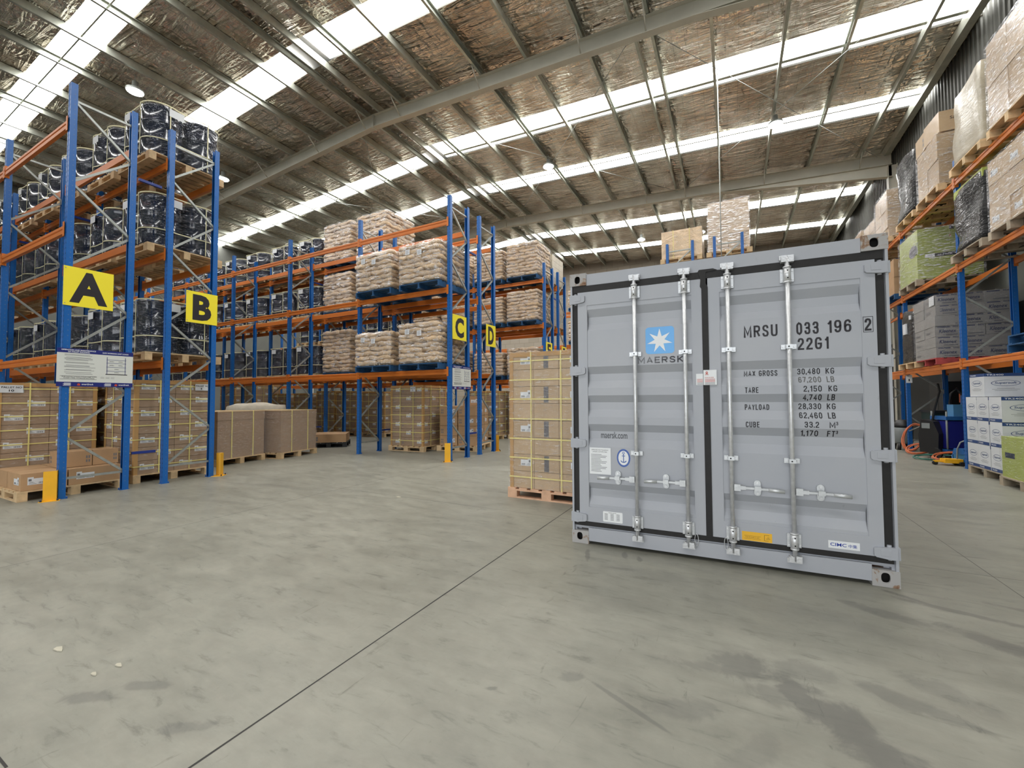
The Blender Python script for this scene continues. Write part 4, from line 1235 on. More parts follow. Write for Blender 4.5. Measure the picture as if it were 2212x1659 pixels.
def fade_mat():
    m, nt, b = nodes('worn_lettering')
    sx = N(nt, 'ShaderNodeSeparateXYZ'); nt.links.new(coords(nt), sx.inputs[0])
    n = noise(nt, coords(nt), 22, 3)
    g = mathn(nt, 'ADD', sx.outputs[0], mathn(nt, 'MULTIPLY', n, .5)); 
    c = ramp(nt, mathn(nt, 'SUBTRACT', g, .35), [(.45, (.26, .27, .29)), (.85, (.05, .05, .06))])
    nt.links.new(c, b.inputs['Base Color']); return m
fade.build('worn_lettering', fade_mat(), DL)
mb = MB(); text(mb, 'maersk.com', (.279, .0148, 1.0), UX, UZ, .245, .062, 0, .006); drape(mb); mb.build('web_lettering', plain('dark_grey_print', (.07, .075, .085), .6), DL)
# certificate, anchor seal, data plate, notice, warning sticker, maker's plate
mb = MB(); mb.box(.177, .011, .663, .377, .0155, .911)
text(mb, 'APPROVED FOR TRANSPORT', (.195, .0105, .885), UX, UZ, .16, .010, 1); text(mb, 'UNDER CUSTOMS SEAL', (.205, .0105, .868), UX, UZ, .14, .010, 1)
for i in range(13):
    w = (.1, .15, .14, .09)[i % 4]; v = .845 - i * .013
    mb.quad([pt(.19, v, .0105), pt(.19 + w, v, .0105), pt(.19 + w, v + .004, .0105), pt(.19, v + .004, .0105)], 2)
mb.build('certificate_plate', [M['white'], M['ink'], M['greyink']], DL)
mb = MB(); n = 28
def oval(rx, rz, y): return [(.493 + rx * math.cos(2 * PI * i / n), y, .826 + rz * math.sin(2 * PI * i / n)) for i in range(n)]
blue2 = plain('seal_blue', (.06, .13, .42), .4)
mb.quad(oval(.061, .083, .0148), 0); mb.quad(oval(.047, .066, .0142), 1)
A = []
mb.quad([pt(.4895, .79, .0136), pt(.4965, .79, .0136), pt(.4965, .865, .0136), pt(.4895, .865, .0136)], 0)
for i in range(10):
    t0, t1 = PI + .4 + (PI - .8) * i / 10, PI + .4 + (PI - .8) * (i + 1) / 10
    q = [(.493 + r * math.cos(t), .0136, .812 + r * math.sin(t)) for r, t in ((.022, t0), (.03, t0), (.03, t1), (.022, t1))]; mb.quad(q, 0)
mb.quad([pt(.478, .842, .0136), pt(.508, .842, .0136), pt(.508, .848, .0136), pt(.478, .848, .0136)], 0)
for i in range(10):
    t0, t1 = 2 * PI * i / 10, 2 * PI * (i + 1) / 10
    mb.quad([(.493 + r * math.cos(t), .0136, .872 + r * math.sin(t)) for r, t in ((.007, t0), (.012, t0), (.012, t1), (.007, t1))], 0)
mb.build('anchor_seal', [blue2, M['white']], DL)
mb = MB(); mb.quad([(u, .0095, v) for u, v in rrect(.298, .226, .478, .323, .008)][::-1], 0)
for i in range(6):
    for j in range(3):
        v = .298 - i * .0105; u = .312 + j * .055
        mb.quad([pt(u, v, .009), pt(u + .03, v, .009), pt(u + .03, v + .004, .009), pt(u, v + .004, .009)], 1)
text(mb, 'MAIN DATA', (.35, .009, .308), UX, UZ, .07, .008, 2)
mb.build('data_plate', [M['white'], M['greyink'], M['ink']], DL)
mb = MB(); mb.quad([pt(1.442, .213, .0095), pt(1.654, .213, .0095), pt(1.654, .285, .0095), pt(1.442, .285, .0095)], 0)
text(mb, 'Twist lift handle to open', (1.465, .009, .236), UX, UZ, .10, .010, 1)
for (a, b2, c, d) in ((1.458, .229, 1.575, .2305), (1.458, .2515, 1.575, .253), (1.60, .225, 1.602, .27), (1.60, .268, 1.635, .27), (1.60, .225, 1.63, .227), (1.612, .24, 1.64, .2425), (1.62, .25, 1.635, .2525)):
    mb.quad([pt(a, b2, .009), pt(c, b2, .009), pt(c, d, .009), pt(a, d, .009)], 1)
mb.build('handling_sticker', [plain('orange_vinyl', (.9, .5, .03), .4), M['ink']], DR)
mb = MB(); mb.quad([pt(2.021, .233, .0095), pt(2.213, .233, .0095), pt(2.213, .29, .0095), pt(2.021, .29, .0095)], 0)
text(mb, 'CIMC', (2.033, .009, .2495), UX, UZ, .1, .025, 1, .012); text(mb, '\u4e2d\u96c6', (2.145, .009, .247), UX, UZ, .052, .026, 1, .004)
mb.build('maker_plate', [M['white'], plain('maker_blue', (.02, .05, .36), .4)], DR)
mb = MB(); mb.box(1.179, -.0035, 1.487, 1.281, .0035, 1.615).box(1.121, .006, 1.487, 1.18, .0095, 1.585)
text(mb, 'DANGER', (1.19, -.0042, 1.546), UX, UZ, .07, .009, 1); 
for i in range(5):
    for (a, b2, y) in ((1.19, .078, -.0042), (1.128, .045, .0055)):
        v = 1.534 - i * .0105; mb.quad([pt(a, v, y), pt(a + b2, v, y), pt(a + b2, v + .004, y), pt(a, v + .004, y)], 1 if i < 3 else 2)
cx, cz = 1.205, 1.592
mb.quad([(cx + .010 * math.cos(t), -.0042, cz + .011 * math.sin(t)) for t in [2 * PI * i / 14 for i in range(14)]], 1)
for s in (-1, 1):
    mb.quad([(cx - s * .013, -.0042, cz - .022), (cx - s * .013, -.0042, cz - .019), (cx + s * .013, -.0042, cz - .011), (cx + s * .013, -.0042, cz - .014)], 1)
    mb.quad([(cx + s * .004 - .003, -.0048, cz), (cx + s * .004 + .003, -.0048, cz), (cx + s * .004 + .003, -.0048, cz + .005), (cx + s * .004 - .003, -.0048, cz + .005)], 0)
mb.build('danger_notice', [M['white'], M['red'], M['greyink']], DR)

# ---------------------------------------------------------------- signs and guards on the racks
def letter_sign(ch, x, y0, y1, z0, z1, lab):
    r = thing('aisle_sign', lab, 'sign', (x, (y0 + y1) / 2, (z0 + z1) / 2))
    w, h = (y1 - y0) / 2, (z1 - z0) / 2
    mb = MB().box(0, -w, -h, .004, w, h)
    for s in (-1, 1):
        for t in (-1, 1):
            if s == -1: mb.cyl((.004, s * (w - .02), t * (h - .03)), (.007, s * (w - .02), t * (h - .03)), .007, 8, 1)
    mb.build('sign_plate', [M['yellow'], M['galv']], r)
    mb = MB(); wid = {'A': .76, 'B': .6, 'C': .62, 'D': .6, 'E': .55, 'F': .52}[ch] * 2 * w
    text(mb, ch, (.0046, -wid / 2, -h * .82), (0, 1, 0), UZ, wid, h * 1.64, 0, .045)
    mb.build('letter', M['ink'], r)
letter_sign('A', -8.378, 2.285, 2.83, 2.745, 3.31, 'yellow sign with a big black letter A on a rack end')
letter_sign('B', -8.378, 3.80, 4.30, 2.745, 3.30, 'yellow sign with a big black letter B on a rack end')
letter_sign('C', -5.558, 7.72, 8.28, 2.735, 3.30, 'yellow sign with a big black letter C on a rack end')
letter_sign('D', -5.558, 9.18, 9.66, 2.735, 3.30, 'yellow sign with a big black letter D on a rack end')
letter_sign('E', -5.558, 13.08, 13.62, 2.735, 3.30, 'yellow sign with a big black letter E on a rack end')
letter_sign('F', -5.558, 14.55, 15.04, 2.735, 3.30, 'yellow sign with a big black letter F, mostly behind the container')
def load_sign(x, y0, y1, z0, z1, lab):
    r = thing('load_sign', lab, 'sign', (x, y0, z0)); w, h = y1 - y0, z1 - z0
    MB().box(0, 0, .09 * h, .004, w, .885 * h).build('sign_plate', M['signwhite'], r)
    Y = (0, 1, 0)
    mb = MB().box(0, 0, .885 * h, .0045, w, h)
    text(mb, 'OPERATION AND MAINTENANCE', (.0051, .05 * w, .945 * h), Y, UZ, .43 * w, .033 * h, 1, .02)
    text(mb, 'OF PALLET RACKING', (.0051, .13 * w, .900 * h), Y, UZ, .27 * w, .033 * h, 1, .02)
    text(mb, 'SAFE WORKING UNIT LOADS', (.0051, .57 * w, .92 * h), Y, UZ, .36 * w, .033 * h, 1, .02)
    mb.build('header_band', [M['navy'], M['white']], r)
    mb = MB().box(0, 0, 0, .0045, w, .12 * h)
    for (a, s) in ((.28, 1), (.77, 1)):
        mb.quad([(.0051, a * w - .025, .035 * h), (.0051, a * w + .005, .025 * h), (.0051, a * w + .012, .07 * h), (.0051, a * w - .015, .09 * h)], 2)
        text(mb, 'smart2rack', (.0051, a * w + .025, .045 * h), Y, UZ, .15 * w, .04 * h, 1, .02)
    for a in (.08, .6):
        for i in range(4): mb.quad([(.0051, a * w + .01 * (i % 2), (.025 + .02 * i) * h), (.0051, a * w + .08, (.025 + .02 * i) * h), (.0051, a * w + .08, (.035 + .02 * i) * h), (.0051, a * w + .01 * (i % 2), (.035 + .02 * i) * h)], 1)
    mb.build('footer_band', [M['navy'], M['white'], M['red']], r)
    mb = MB()
    def bar(a, b2, c, d, m=0): mb.quad([(.0046, a * w, b2 * h), (.0046, c * w, b2 * h), (.0046, c * w, d * h), (.0046, a * w, d * h)], m)
    rnd = random.Random(3)
    for i, q in enumerate((.84, .815, .765, .74, .715, .69, .635, .615, .555, .53, .505, .445, .425, .37, .33)):
        bar(.09 + .02 * (i % 3 == 2), q, .40 + rnd.uniform(-.02, .08), q + .009, 1)
    bar(.04, .275, .5, .282); bar(.04, .19, .5, .197)
    text(mb, 'THIS INSTALLATION CONFORMS WITH', (.0046, .06 * w, .245 * h), Y, UZ, .44 * w, .022 * h, 0, .02)
    text(mb, 'AS4084 STEEL STORAGE RACKING', (.0046, .08 * w, .21 * h), Y, UZ, .39 * w, .022 * h, 0, .02)
    bar(.615, .34, .92, .362); bar(.63, .36, .638, .83, 2); bar(.885, .36, .893, .83, 2)
    for z in (.44, .55, .66, .75): bar(.625, z, .90, z + .010, 2)
    for (z, t) in ((.69, 2), (.585, 2), (.48, 1), (.385, 1)):
        for i in range(t):
            u = (.665 + .125 * i) if t == 2 else .735
            text(mb, '2000kg', (.0046, u * w, z * h), Y, UZ, .065 * w, .035 * h, 1, .02)
    for i in range(6): bar(.55 + .07 * (i % 3), .235 + .03 * (i // 3), .6 + .07 * (i % 3), .241 + .03 * (i // 3), 1)
    mb.build('printed_text', [M['ink'], M['greyink'], M['navy']], r)
load_sign(-8.376, 2.245, 3.09, 1.585, 2.13, 'white and navy rack load sign under the letter A sign')
load_sign(-5.556, 7.72, 8.46, 1.60, 2.14, 'white and navy rack load sign under the letter C sign')
def guard(x, y, rz, lab):
    r = thing('post_guard', lab, 'guard', (x, y, 0), rz)
    MB().box(-.065, -.004, .006, .065, .004, .41).box(.057, 0, .006, .065, .11, .41).build('guard_plate', M['guard'], r)
    mb = MB().box(-.1, -.05, 0, .1, .13, .006)
    mb.build('foot_flange', M['guard'], r)
    mb = MB()
    for (u, v) in ((-.08, -.03), (.08, -.03), (.085, .09)): mb.cyl((u, v, .006), (u, v, .03), .011, 8)
    mb.build('anchor_bolts', M['hole'], r)
guard(-8.36, 2.215, PI / 4 + .4, 'yellow steel post guard at the foot of the letter A rack')
guard(-8.33, 4.40, PI / 2 + .7, 'yellow steel post guard at the foot of the letter B rack')
guard(-5.57, 7.56, PI / 5, 'yellow steel post guard at the foot of the letter C rack')
guard(-5.53, 9.76, PI / 2 + .6, 'yellow steel post guard at the foot of the letter D rack')
r = thing('post_sign', 'small white numbered card on the blue post beside the container', 'sign', (3.965, 14.15, 1.83))
mb = MB().box(-.06, -.003, -.1, .06, 0, .1)
text(mb, '1', (-.012, -.0036, -.06), UX, UZ, .024, .06, 1, .03)
text(mb, 'BAY', (-.03, -.0036, .06), UX, UZ, .06, .02, 1)
mb.build('card', [M['white'], M['ink']], r)

# ---------------------------------------------------------------- loads on the racks
ORD = ('first', 'second', 'third', 'fourth', 'fifth', 'sixth', 'seventh', 'eighth', 'ninth', 'tenth', 'eleventh', 'twelfth')
LVN = ('lowest', 'middle', 'top')
def slot_x(x_end, k):          # k-th pallet from the aisle end of a row that runs towards -x
    bay, s = divmod(k, 2)
    return x_end - BAY * bay - (.735 if s == 0 else 2.085)
# rack B: drums on all three levels
i = 0
for li in range(3):
    for k in range(12 if li != 1 else 10):
        i += 1
        x = slot_x(XA, k) + random.uniform(-.04, .04); y = 3.885 + random.uniform(-.02, .03); z = LEV[li]
        w = '%s from the aisle end, %s level of rack B' % (ORD[k], LVN[li])
        pallet('wood', x, y, z, 'timber pallet under wrapped drums, ' + w, 0, 'timber pallets on rack B')
        drum_load(x, y, z + PH, 'film wrapped dark blue drums, ' + w, i)
# rack D: drums from the third bay on, sacks nearer the aisle
for li in range(3):
    for k in range(4, 11):
        i += 1
        x = slot_x(XC, k) + random.uniform(-.04, .04); y = 9.29 + random.uniform(-.02, .03); z = LEV[li]
        w = '%s from the aisle end, %s level of rack D' % (ORD[k], LVN[li])
        pallet('wood', x, y, z, 'timber pallet under wrapped drums, ' + w, 0, 'timber pallets on rack D')
        drum_load(x, y, z + PH, 'film wrapped dark blue drums, ' + w, i)
def sacks(x, y, z, layers, w, lab=True, rz=0.0):
    pallet('bluewood', x, y, z, 'blue pallet under brown paper sacks, ' + w, PI / 2, 'blue pallets on the racks')
    sack_load(x, y, z + PH, 'film wrapped brown paper sacks, ' + w, layers, rz, lab)
# rack C, end bay
sacks(-7.72, 8.02, LEV[1], 8, 'second from the aisle, middle level of rack C')
sacks(-6.30, 8.02, LEV[1], 8, 'first from the aisle, middle level of rack C')
sacks(-7.72, 8.02, LEV[0], 7, 'second from the aisle, lowest level of rack C')
sacks(-6.30, 8.02, LEV[0], 8, 'first from the aisle, lowest level of rack C')
# rack D
sacks(-10.55, 9.30, LEV[2], 10, 'fourth from the aisle, top level of rack D', False)
sacks(-9.12, 9.30, LEV[2], 10, 'third from the aisle, top level of rack D', False)
sacks(-10.55, 9.30, LEV[1], 10, 'fourth from the aisle, middle level of rack D', False)
sacks(-9.12, 9.30, LEV[1], 9, 'third from the aisle, middle level of rack D', False)
sacks(-10.55, 9.30, LEV[0], 11, 'fourth from the aisle, lowest level of rack D', False)
sacks(-9.12, 9.30, LEV[0], 8, 'third from the aisle, lowest level of rack D', False)
sacks(-7.72, 9.32, LEV[1], 7, 'second from the aisle, middle level of rack D', False)
sacks(-7.72, 9.32, LEV[0], 7, 'second from the aisle, lowest level of rack D', False)
# rack E
for li, lay in ((2, 10), (1, 9), (0, 8)):
    for k in range(4):
        sacks(slot_x(XC, k), 13.42, LEV[li], lay - (k % 2), '%s from the aisle end, %s level of rack E' % (ORD[k], LVN[li]), False)
for li in range(2):
    for k in range(4, 9):
        i += 1
        x = slot_x(XC, k); w = '%s from the aisle end, %s level of rack E' % (ORD[k], LVN[li])
        pallet('wood', x, 13.42, LEV[li], 'timber pallet under wrapped drums, ' + w, 0, 'timber pallets on rack E')
        drum_load(x, 13.42, LEV[li] + PH, 'film wrapped dark blue drums, ' + w, i)
# rack F and the farthest rack: pale wrapped cartons and sacks seen past the container corner
for li, h in ((2, 1.05), (1, 1.2)):
    pallet('wood', -6.28, 14.67, LEV[li], 'timber pallet under pale wrapped cartons, %s level of rack F' % LVN[li])
    carton_load(-6.28, 14.67, LEV[li] + PH, 'pale film wrapped cartons at the aisle end, %s level of rack F' % LVN[li], 3, 3, 5, 1.1, 1.1, h, mt='greywhite', styles=(4,), straps=0, vstraps=0, boards=False)
for li, lay in ((2, 7), (1, 8)):
    sacks(-6.15, 19.1, LEV[li], lay, 'farthest rack, %s level, by the container corner' % LVN[li], False)
# racks behind the container
pallet('wood', -1.3, 13.95, LEV[2], 'timber pallet on the rack behind the container, under the strapped brown load')
carton_load(-1.28, 13.95, LEV[2] + PH, 'brown wrapped load with two yellow straps and dark top, above the container', 1, 1, 1, 1.14, 1.1, .84, mt='sack', styles=(4,), straps=0, vstraps=2, boards=False)
pallet('wood', -.02, 13.95, LEV[2], 'timber pallet on the rack behind the container, under the tall tan load')
carton_load(-.03, 13.95, LEV[2] + PH, 'tall tan film wrapped cartons standing above the container, beside the brown load', 2, 2, 6, 1.06, 1.06, 1.45, mt='ncarton', styles=(4,), straps=0, vstraps=0, boards=False, film_mat='filmsack', jit=.008)
# hanging pole above the container
tag(MB().cyl((-.2, 12.4, 3.2), (-.2, 12.4, zroof(-.2) - .19), .012, 10).build('hanging_pole', M['galv']), 'thin vertical grey pole hanging from the roof in front of the tall tan load', 'pole')

# east rack: bays run away from the camera, front at x 3.9
EL = (2.06, 3.94, 5.6)
def east(kind, y, li, h, sy, label, plabel, mt='greywhite', pk='wood', fm=None, sx=1.1, nx=2, ny=2, nz=4, styles=(4,), x=4.38, boards=False, skipf=None, rz=0):
    z = EL[li] if li >= 0 else 0.0
    pallet(pk, x, y, z, plabel, rz, 'pallets of the east rack')
    return carton_load(x, y, z + PH, label, nx, ny, nz, sx, sy, h, rz, mt=mt, styles=styles, straps=0, vstraps=0, boards=boards, film_mat=fm, group='wrapped loads of the east rack', skipf=skipf, jit=.012 if nx > 1 else 0)
def lumpy(y, li, h, sy, label, plabel, mt, pk='wood', x=4.38, sx=1.1, seed=1, amp=.02):
    pallet(pk, x, y, EL[li], plabel, 0, 'pallets of the east rack')
    r = thing('wrapped_load', label, 'load', (x, y, EL[li] + PH), 0, 'wrapped loads of the east rack')
    put('stretch_film', lumpy_mesh(sx, sy, h, seed, mt, amp), r)
    return r
lumpy(7.35, 2, 1.5, 1.12, 'white wrapped load nearest the camera on the top level of the east rack', 'timber pallet nearest the camera on the top level of the east rack', 'greywhite', seed=3)
east('b', 9.12, 2, 1.42, 1.12, 'tall milky wrapped cartons on the east rack top level, second load', 'timber pallet under the second load, east rack top level', nz=4, fm='filmdiag', mt='ncarton')
lumpy(10.48, 2, 1.36, 1.14, 'grey white wrapped load on the east rack top level, beside the blue post', 'timber pallet under the grey white load, east rack top level', 'greywhite', seed=4, amp=.012)
east('d', 12.15, 2, 1.05, 1.1, 'wrapped brown cartons on the east rack top level, next to the black load', 'timber pallet under the brown cartons, east rack top level', mt='ncarton', nz=2, fm='filmdiag')
r = thing('carton', 'brown carton with S&N print on top of the wrapped brown cartons, east rack', 'carton', (4.12, 11.95, EL[2] + PH + 1.085), .05)
mb = MB().box(-.27, -.33, 0, .27, .33, .42); text(mb, 'S&N', (-.1, -.332, .22), UX, UZ, .17, .06, 1, .01); mb.build('box', [M['ncarton'], M['ink']], r)
tag(put('carton', carton_mesh(.5, .5, .40, 'ncarton', 0), None, (4.1, 12.55, EL[2] + PH + 1.085)), 'plain brown carton behind the S&N carton on the top level of the east rack', 'carton')
lumpy(13.5, 2, 1.5, 1.12, 'black film wrapped load on the top level of the east rack', 'timber pallet under the black load, east rack top level', 'blackwrap', seed=5)
east('f', 15.35, 2, 1.3, 1.1, 'wrapped brown cartons beyond the black load, east rack top level', 'timber pallet beyond the black load, east rack top level', mt='ncarton', nz=5, fm='filmdiag')
east('g', 16.5, 2, .95, 1.0, 'low wrapped cartons beyond the brown ones, east rack top level', 'timber pallet under the low wrapped cartons, east rack top level', mt='ncarton', nz=3, fm='filmdiag')
east('h', 18.0, 2, 1.1, 1.1, 'wrapped cartons on the east rack top level, above the container casting', 'timber pallet on the east rack top level above the container casting', mt='ncarton', nz=5, fm='filmdiag')
east('h2', 19.4, 2, .5, 1.1, 'low brown cartons farthest along the east rack top level', 'timber pallet farthest along the east rack top level', mt='ncarton', nz=2)
east('i', 9.2, 1, 1.15, 1.15, 'white wrapped cartons with pale labels, nearest load on the east rack middle level', 'timber pallet nearest the camera on the east rack middle level', pk='woodgrey', nz=3, fm='filmdiag', mt='ncarton', styles=(1, 4))
BJ = lumpy(10.56, 1, 1.16, 1.14, 'black film wrapped load with a lime green top, east rack middle level', 'weathered pallet under the black and green load, east rack middle level', 'blackwrap', 'woodgrey', seed=6, amp=.022)
mb = MB().box(-.52, -.53, 1.08, .52, .53, 1.225); mb.box(-.526, -.3, 1.13, -.52, .1, 1.2, 1); mb.box(-.527, -.28, 1.15, -.52, -.05, 1.18, 2); mb.build('carton', [M['greenbox'], M['ink'], M['white']], BJ)
GB = east('k', 13.45, 1, 1.16, 1.14, 'lime green cartons wrapped in film on the east rack middle level', 'weathered timber pallet under the lime green cartons', mt='greenbox', pk='woodgrey', nz=2, fm='filmdiag')
mb = MB()
for (z, zz) in ((.48, .56), (1.07, 1.155)):
    mb.quad([(-.25, -.572, z), (.54, -.572, z), (.54, -.572, zz), (-.25, -.572, zz)], 1); mb.quad([(-.45, -.572, z), (-.25, -.572, z), (-.25, -.572, zz), (-.45, -.572, zz)], 0)
    text(mb, '60 PACK', (-.2, -.574, z + .02), UX, UZ, .25, .04, 0)
for (cx, cz, rx, rz2, m) in ((-.17, .93, .2, .075, 2), (-.17, .93, .17, .055, 3), (.28, .87, .08, .045, 0)):
    mb.quad([(cx + rx * math.cos(2 * PI * q / 20), -.5725 - .0008 * (m == 3), cz + rz2 * math.sin(2 * PI * q / 20)) for q in range(20)], m)
mb.quad([(-.55 + .2 * math.cos(2 * PI * q / 20), -.573, .70 + .16 * math.sin(2 * PI * q / 20)) for q in range(20) if math.cos(2 * PI * q / 20) >= -.001], 0)
mb.quad([(-.557, .0 + .25 * math.cos(2 * PI * q / 20) - .35, .70 + .14 * math.sin(2 * PI * q / 20)) for q in range(20)], 4)
mb.build('carton_print', [M['white'], M['ink'], M['red'], M['greenbox'], M['greyink']], GB)
east('l', 14.95, 1, .95, .9, 'plain brown cartons on the east rack middle level behind the container corner', 'blue pallet under the plain brown cartons, east rack middle level', mt='carton', pk='bluewood', nz=2)
# lowest level: tissue cartons, black wrap, empty blue pallets
KX = east('m', 12.62, 0, 1.34, 1.14, 'grey printed tissue cartons wrapped in film, east rack lowest level', 'red pallet under the grey printed tissue cartons', mt='greycarton', pk='redwood', nz=6, nx=3, ny=2, sx=1.14, x=4.40, fm='filmclear')
mb = MB(); Z = Vector((0, 0, 1))
for k in range(6):
    z = 1.34 / 6 * k
    for c in range(3):
        u = -.57 + .38 * c
        if (k + c) % 4 != 3: text(mb, 'Kleenex', (u + .05, -.573, z + .075), UX, UZ, .27, .075, 0, .012, .25)
        text(mb, '4456', (u + .26, -.573, z + .185), UX, UZ, .09, .03, 0, .01)
        mb.quad([(u + .03, -.573, z + .19), (u + .22, -.573, z + .19), (u + .22, -.573, z + .208), (u + .03, -.573, z + .208)], 0)
        mb.quad([(u + .12, -.573, z + .03), (u + .34, -.573, z + .03), (u + .34, -.573, z + .05), (u + .12, -.573, z + .05)], 1)
    for c in range(2):
        v = .57 - .57 * c
        text(mb, 'Kleenex', (-.573, v - .08, z + .08), (0, -1, 0), UZ, .25, .06, 1, .008, .25)
mb.quad([(-.575, -.56, 1.13), (-.575, -.30, 1.13), (-.575, -.30, 1.33), (-.575, -.56, 1.33)], 2)
mb.build('carton_print', [plain('faded_navy_print', (.04, .05, .12), .5), plain('faded_grey_print', (.14, .14, .16), .5), M['label']], KX)
BW = lumpy(13.68, 0, 1.26, .88, 'black wrapped load with two white papers, east rack lowest level', 'timber pallet under the black load, east rack lowest level', 'blackwrap', seed=8, amp=.006)
MB().box(-.568, -.28, 1.04, -.54, -.20, 1.14).box(-.572, .02, .72, -.54, .22, .98).build('paper_label', M['label'], BW)
pallet('bluewood', 4.48, 9.05, EL[0], 'empty blue pallet lying on the lowest level of the east rack')
pallet('bluewood', 4.5, 9.05, EL[0] + PH + .001, 'empty blue pallet on top of another blue pallet, east rack', .02)
# floor of the east rack: white paper-towel cartons on a weathered pallet
pallet('woodgrey', 4.36, 10.15, 0, 'weathered pallet on the floor under the white towel cartons', 0)
WN = 0
def towel_carton(x, y, z, a, b2, c, lab, big=True):
    r = thing('towel_carton', lab, 'carton', (x, y, z), random.uniform(-.012, .012), 'white towel cartons on the floor by the east rack')
    mb = MB().box(-a / 2, -b2 / 2, .002, a / 2, b2 / 2, c)
    for (o, ux, w) in ((Vector((-a / 2, -b2 / 2 - .001, 0)), Vector((1, 0, 0)), a), (Vector((-a / 2 - .001, b2 / 2, 0)), Vector((0, -1, 0)), b2)):
        n = ux.cross(Z)
        def q(u0, u1, z0, z1, m, d=0): mb.quad([o + n * d + ux * u0 + Z * z0, o + n * d + ux * u1 + Z * z0, o + n * d + ux * u1 + Z * z1, o + n * d + ux * u0 + Z * z1], m)
        top = w > .45
        zb = c * .87 if top else .0
        q(0, w, zb, zb + c * .13, 1)
        text(mb, 'TR2400', o + n * .001 + ux * w * .06 + Z * (zb + c * .035), ux, Z, w * .4, c * .06, 2, .01)
        ec = o + ux * w * .5 + Z * c * .58; rx, rz2 = w * .34, c * .13
        P = [ec + ux * rx * math.cos(2 * PI * i / 24) + Z * rz2 * math.sin(2 * PI * i / 24) for i in range(24)]
        P2 = [ec + ux * rx * .95 * math.cos(2 * PI * i / 24) + Z * rz2 * .9 * math.sin(2 * PI * i / 24) for i in range(24)]
        for i in range(24): mb.quad([P[i], P[(i + 1) % 24], P2[(i + 1) % 24], P2[i]], 1)
        text(mb, 'Supersoft', ec - ux * rx * .75 - Z * rz2 * .45, ux, Z, rx * 1.5, rz2 * .9, 1, .012, .15)
        for i, (f, g) in enumerate(((.3, .4), (.18, .64), (.24, .52))): q(w * f, w * (f + g), c * (.36 - .05 * i), c * (.37 - .05 * i), 3)
    mb.build('box', [M['whitebox'], M['boxblue'], M['white'], M['greyink']], r)
for k in range(3):
    z = PH + .001 + .41 * k
    for j, yy in enumerate((9.78, 10.18, 10.56)):
        for ii, xx in enumerate((4.07, 4.64)):
            towel_carton(xx, yy, z, .56, .37, .405, 'white towel carton, %s layer from the floor, %s across, %s column' % (ORD[k], ORD[j], ('aisle side', 'wall side')[ii]))
towel_carton(4.08, 10.42, PH + .001 + 1.23, .52, .48, .40, 'single white towel carton standing on top of the stack, next to the blue post')
towel_carton(4.70, 9.86, PH + .001 + 1.23, .5, .45, .40, 'single white towel carton on top of the stack at the wall side')
pallet('woodgrey', 4.25, 8.85, 0, 'weathered pallet on the floor under the low green wrapped load')
gl = thing('wrapped_green_load', 'low lime green wrapped load on a floor pallet at the picture edge', 'load', (4.25, 8.85, PH), 0)
mb = MB().box(-.56, -.52, 0.001, .56, .54, .62); mb.box(-.562, .2, .30, -.56, .45, .38, 1); mb.build('carton', [M['greenbox'], M['hole']], gl)
ring(mb2 := MB(), [(-.58, -.54), (.58, -.54), (.58, .56), (-.58, .56)], .001, .66); mb2.build('stretch_film', M['film'], gl)

# ---------------------------------------------------------------- floor stock under racks A and B
pallet('wood', -9.22, 2.56, 0, 'timber pallet on the floor at the foot of rack A, with loose cartons')
def loose(x, y, z, a, b2, c, lab, style=3, rz=0.0, grp='loose cartons on the pallet at the letter A rack'):
    return tag(put('carton', carton_mesh(a, b2, c, 'carton', style), None, (x, y, z), rz), lab, 'carton', grp)
p0 = PH + .001
loose(-8.93, 2.24, p0, .56, .46, .235, 'loose brown carton at the near corner of the pallet by the yellow guard', 1)
loose(-8.93, 2.78, p0, .56, .60, .235, 'loose brown carton with white label, lower layer beside the first blue post', 1)
loose(-9.50, 2.24, p0, .56, .46, .235, 'loose brown carton behind the near corner carton, letter A pallet', 0)
loose(-9.50, 2.78, p0, .56, .60, .235, 'loose brown carton at the back of the lower layer, letter A pallet', 0)
loose(-9.06, 2.62, p0 + .236, .40, .36, .235, 'upper loose brown carton with handling symbols, nearer the yellow guard', 0)
loose(-9.06, 2.96, p0 + .236, .40, .31, .235, 'upper loose brown carton with handling symbols, nearer the second post', 0)
pallet('wood', -10.48, 2.60, 0, 'timber pallet under the cartons with the note pallet no 10')
carton_load(-10.48, 2.60, PH, 'strapped brown cartons with the note pallet no 10, inside rack A', 2, 2, 7, 1.12, 1.14, 1.52, styles=(1, 5), note=('PALLET NO', '10'), note_at=((.58, -.545, 1.37), (0, 1, 0), .24, .12), straps=7)
pallet('wood', -9.38, 3.87, 0, 'timber pallet under the cartons with the note pallet no 8')
carton_load(-9.38, 3.87, PH, 'strapped brown cartons with the note pallet no 8, inside rack B', 2, 2, 7, 1.12, 1.14, 1.58, styles=(1, 5), note=('PALLET NO', '8'), note_at=((.58, .30, 1.42), (0, 1, 0), .24, .12), straps=7)
pallet('wood', -10.6, 3.9, 0, 'timber pallet behind the cartons with the note pallet no 8')
carton_load(-10.6, 3.9, PH, 'strapped brown cartons directly behind the pallet no 8 cartons', 3, 3, 7, 1.1, 1.12, 1.55, styles=(1, 5), straps=6)
for k, (x, y, w) in enumerate(((-12.1, 2.72, 'third in from the aisle in rack A'), (-12.2, 3.9, 'third in from the aisle in rack B'), (-13.4, 2.72, 'fourth in from the aisle in rack A'))):
    pallet('wood', x, y, 0, 'timber floor pallet under cartons, ' + w)
    carton_load(x, y, PH, 'strapped brown cartons on the floor, ' + w, 3, 3, 7, 1.1, 1.12, 1.55, styles=(1, 5), straps=6)
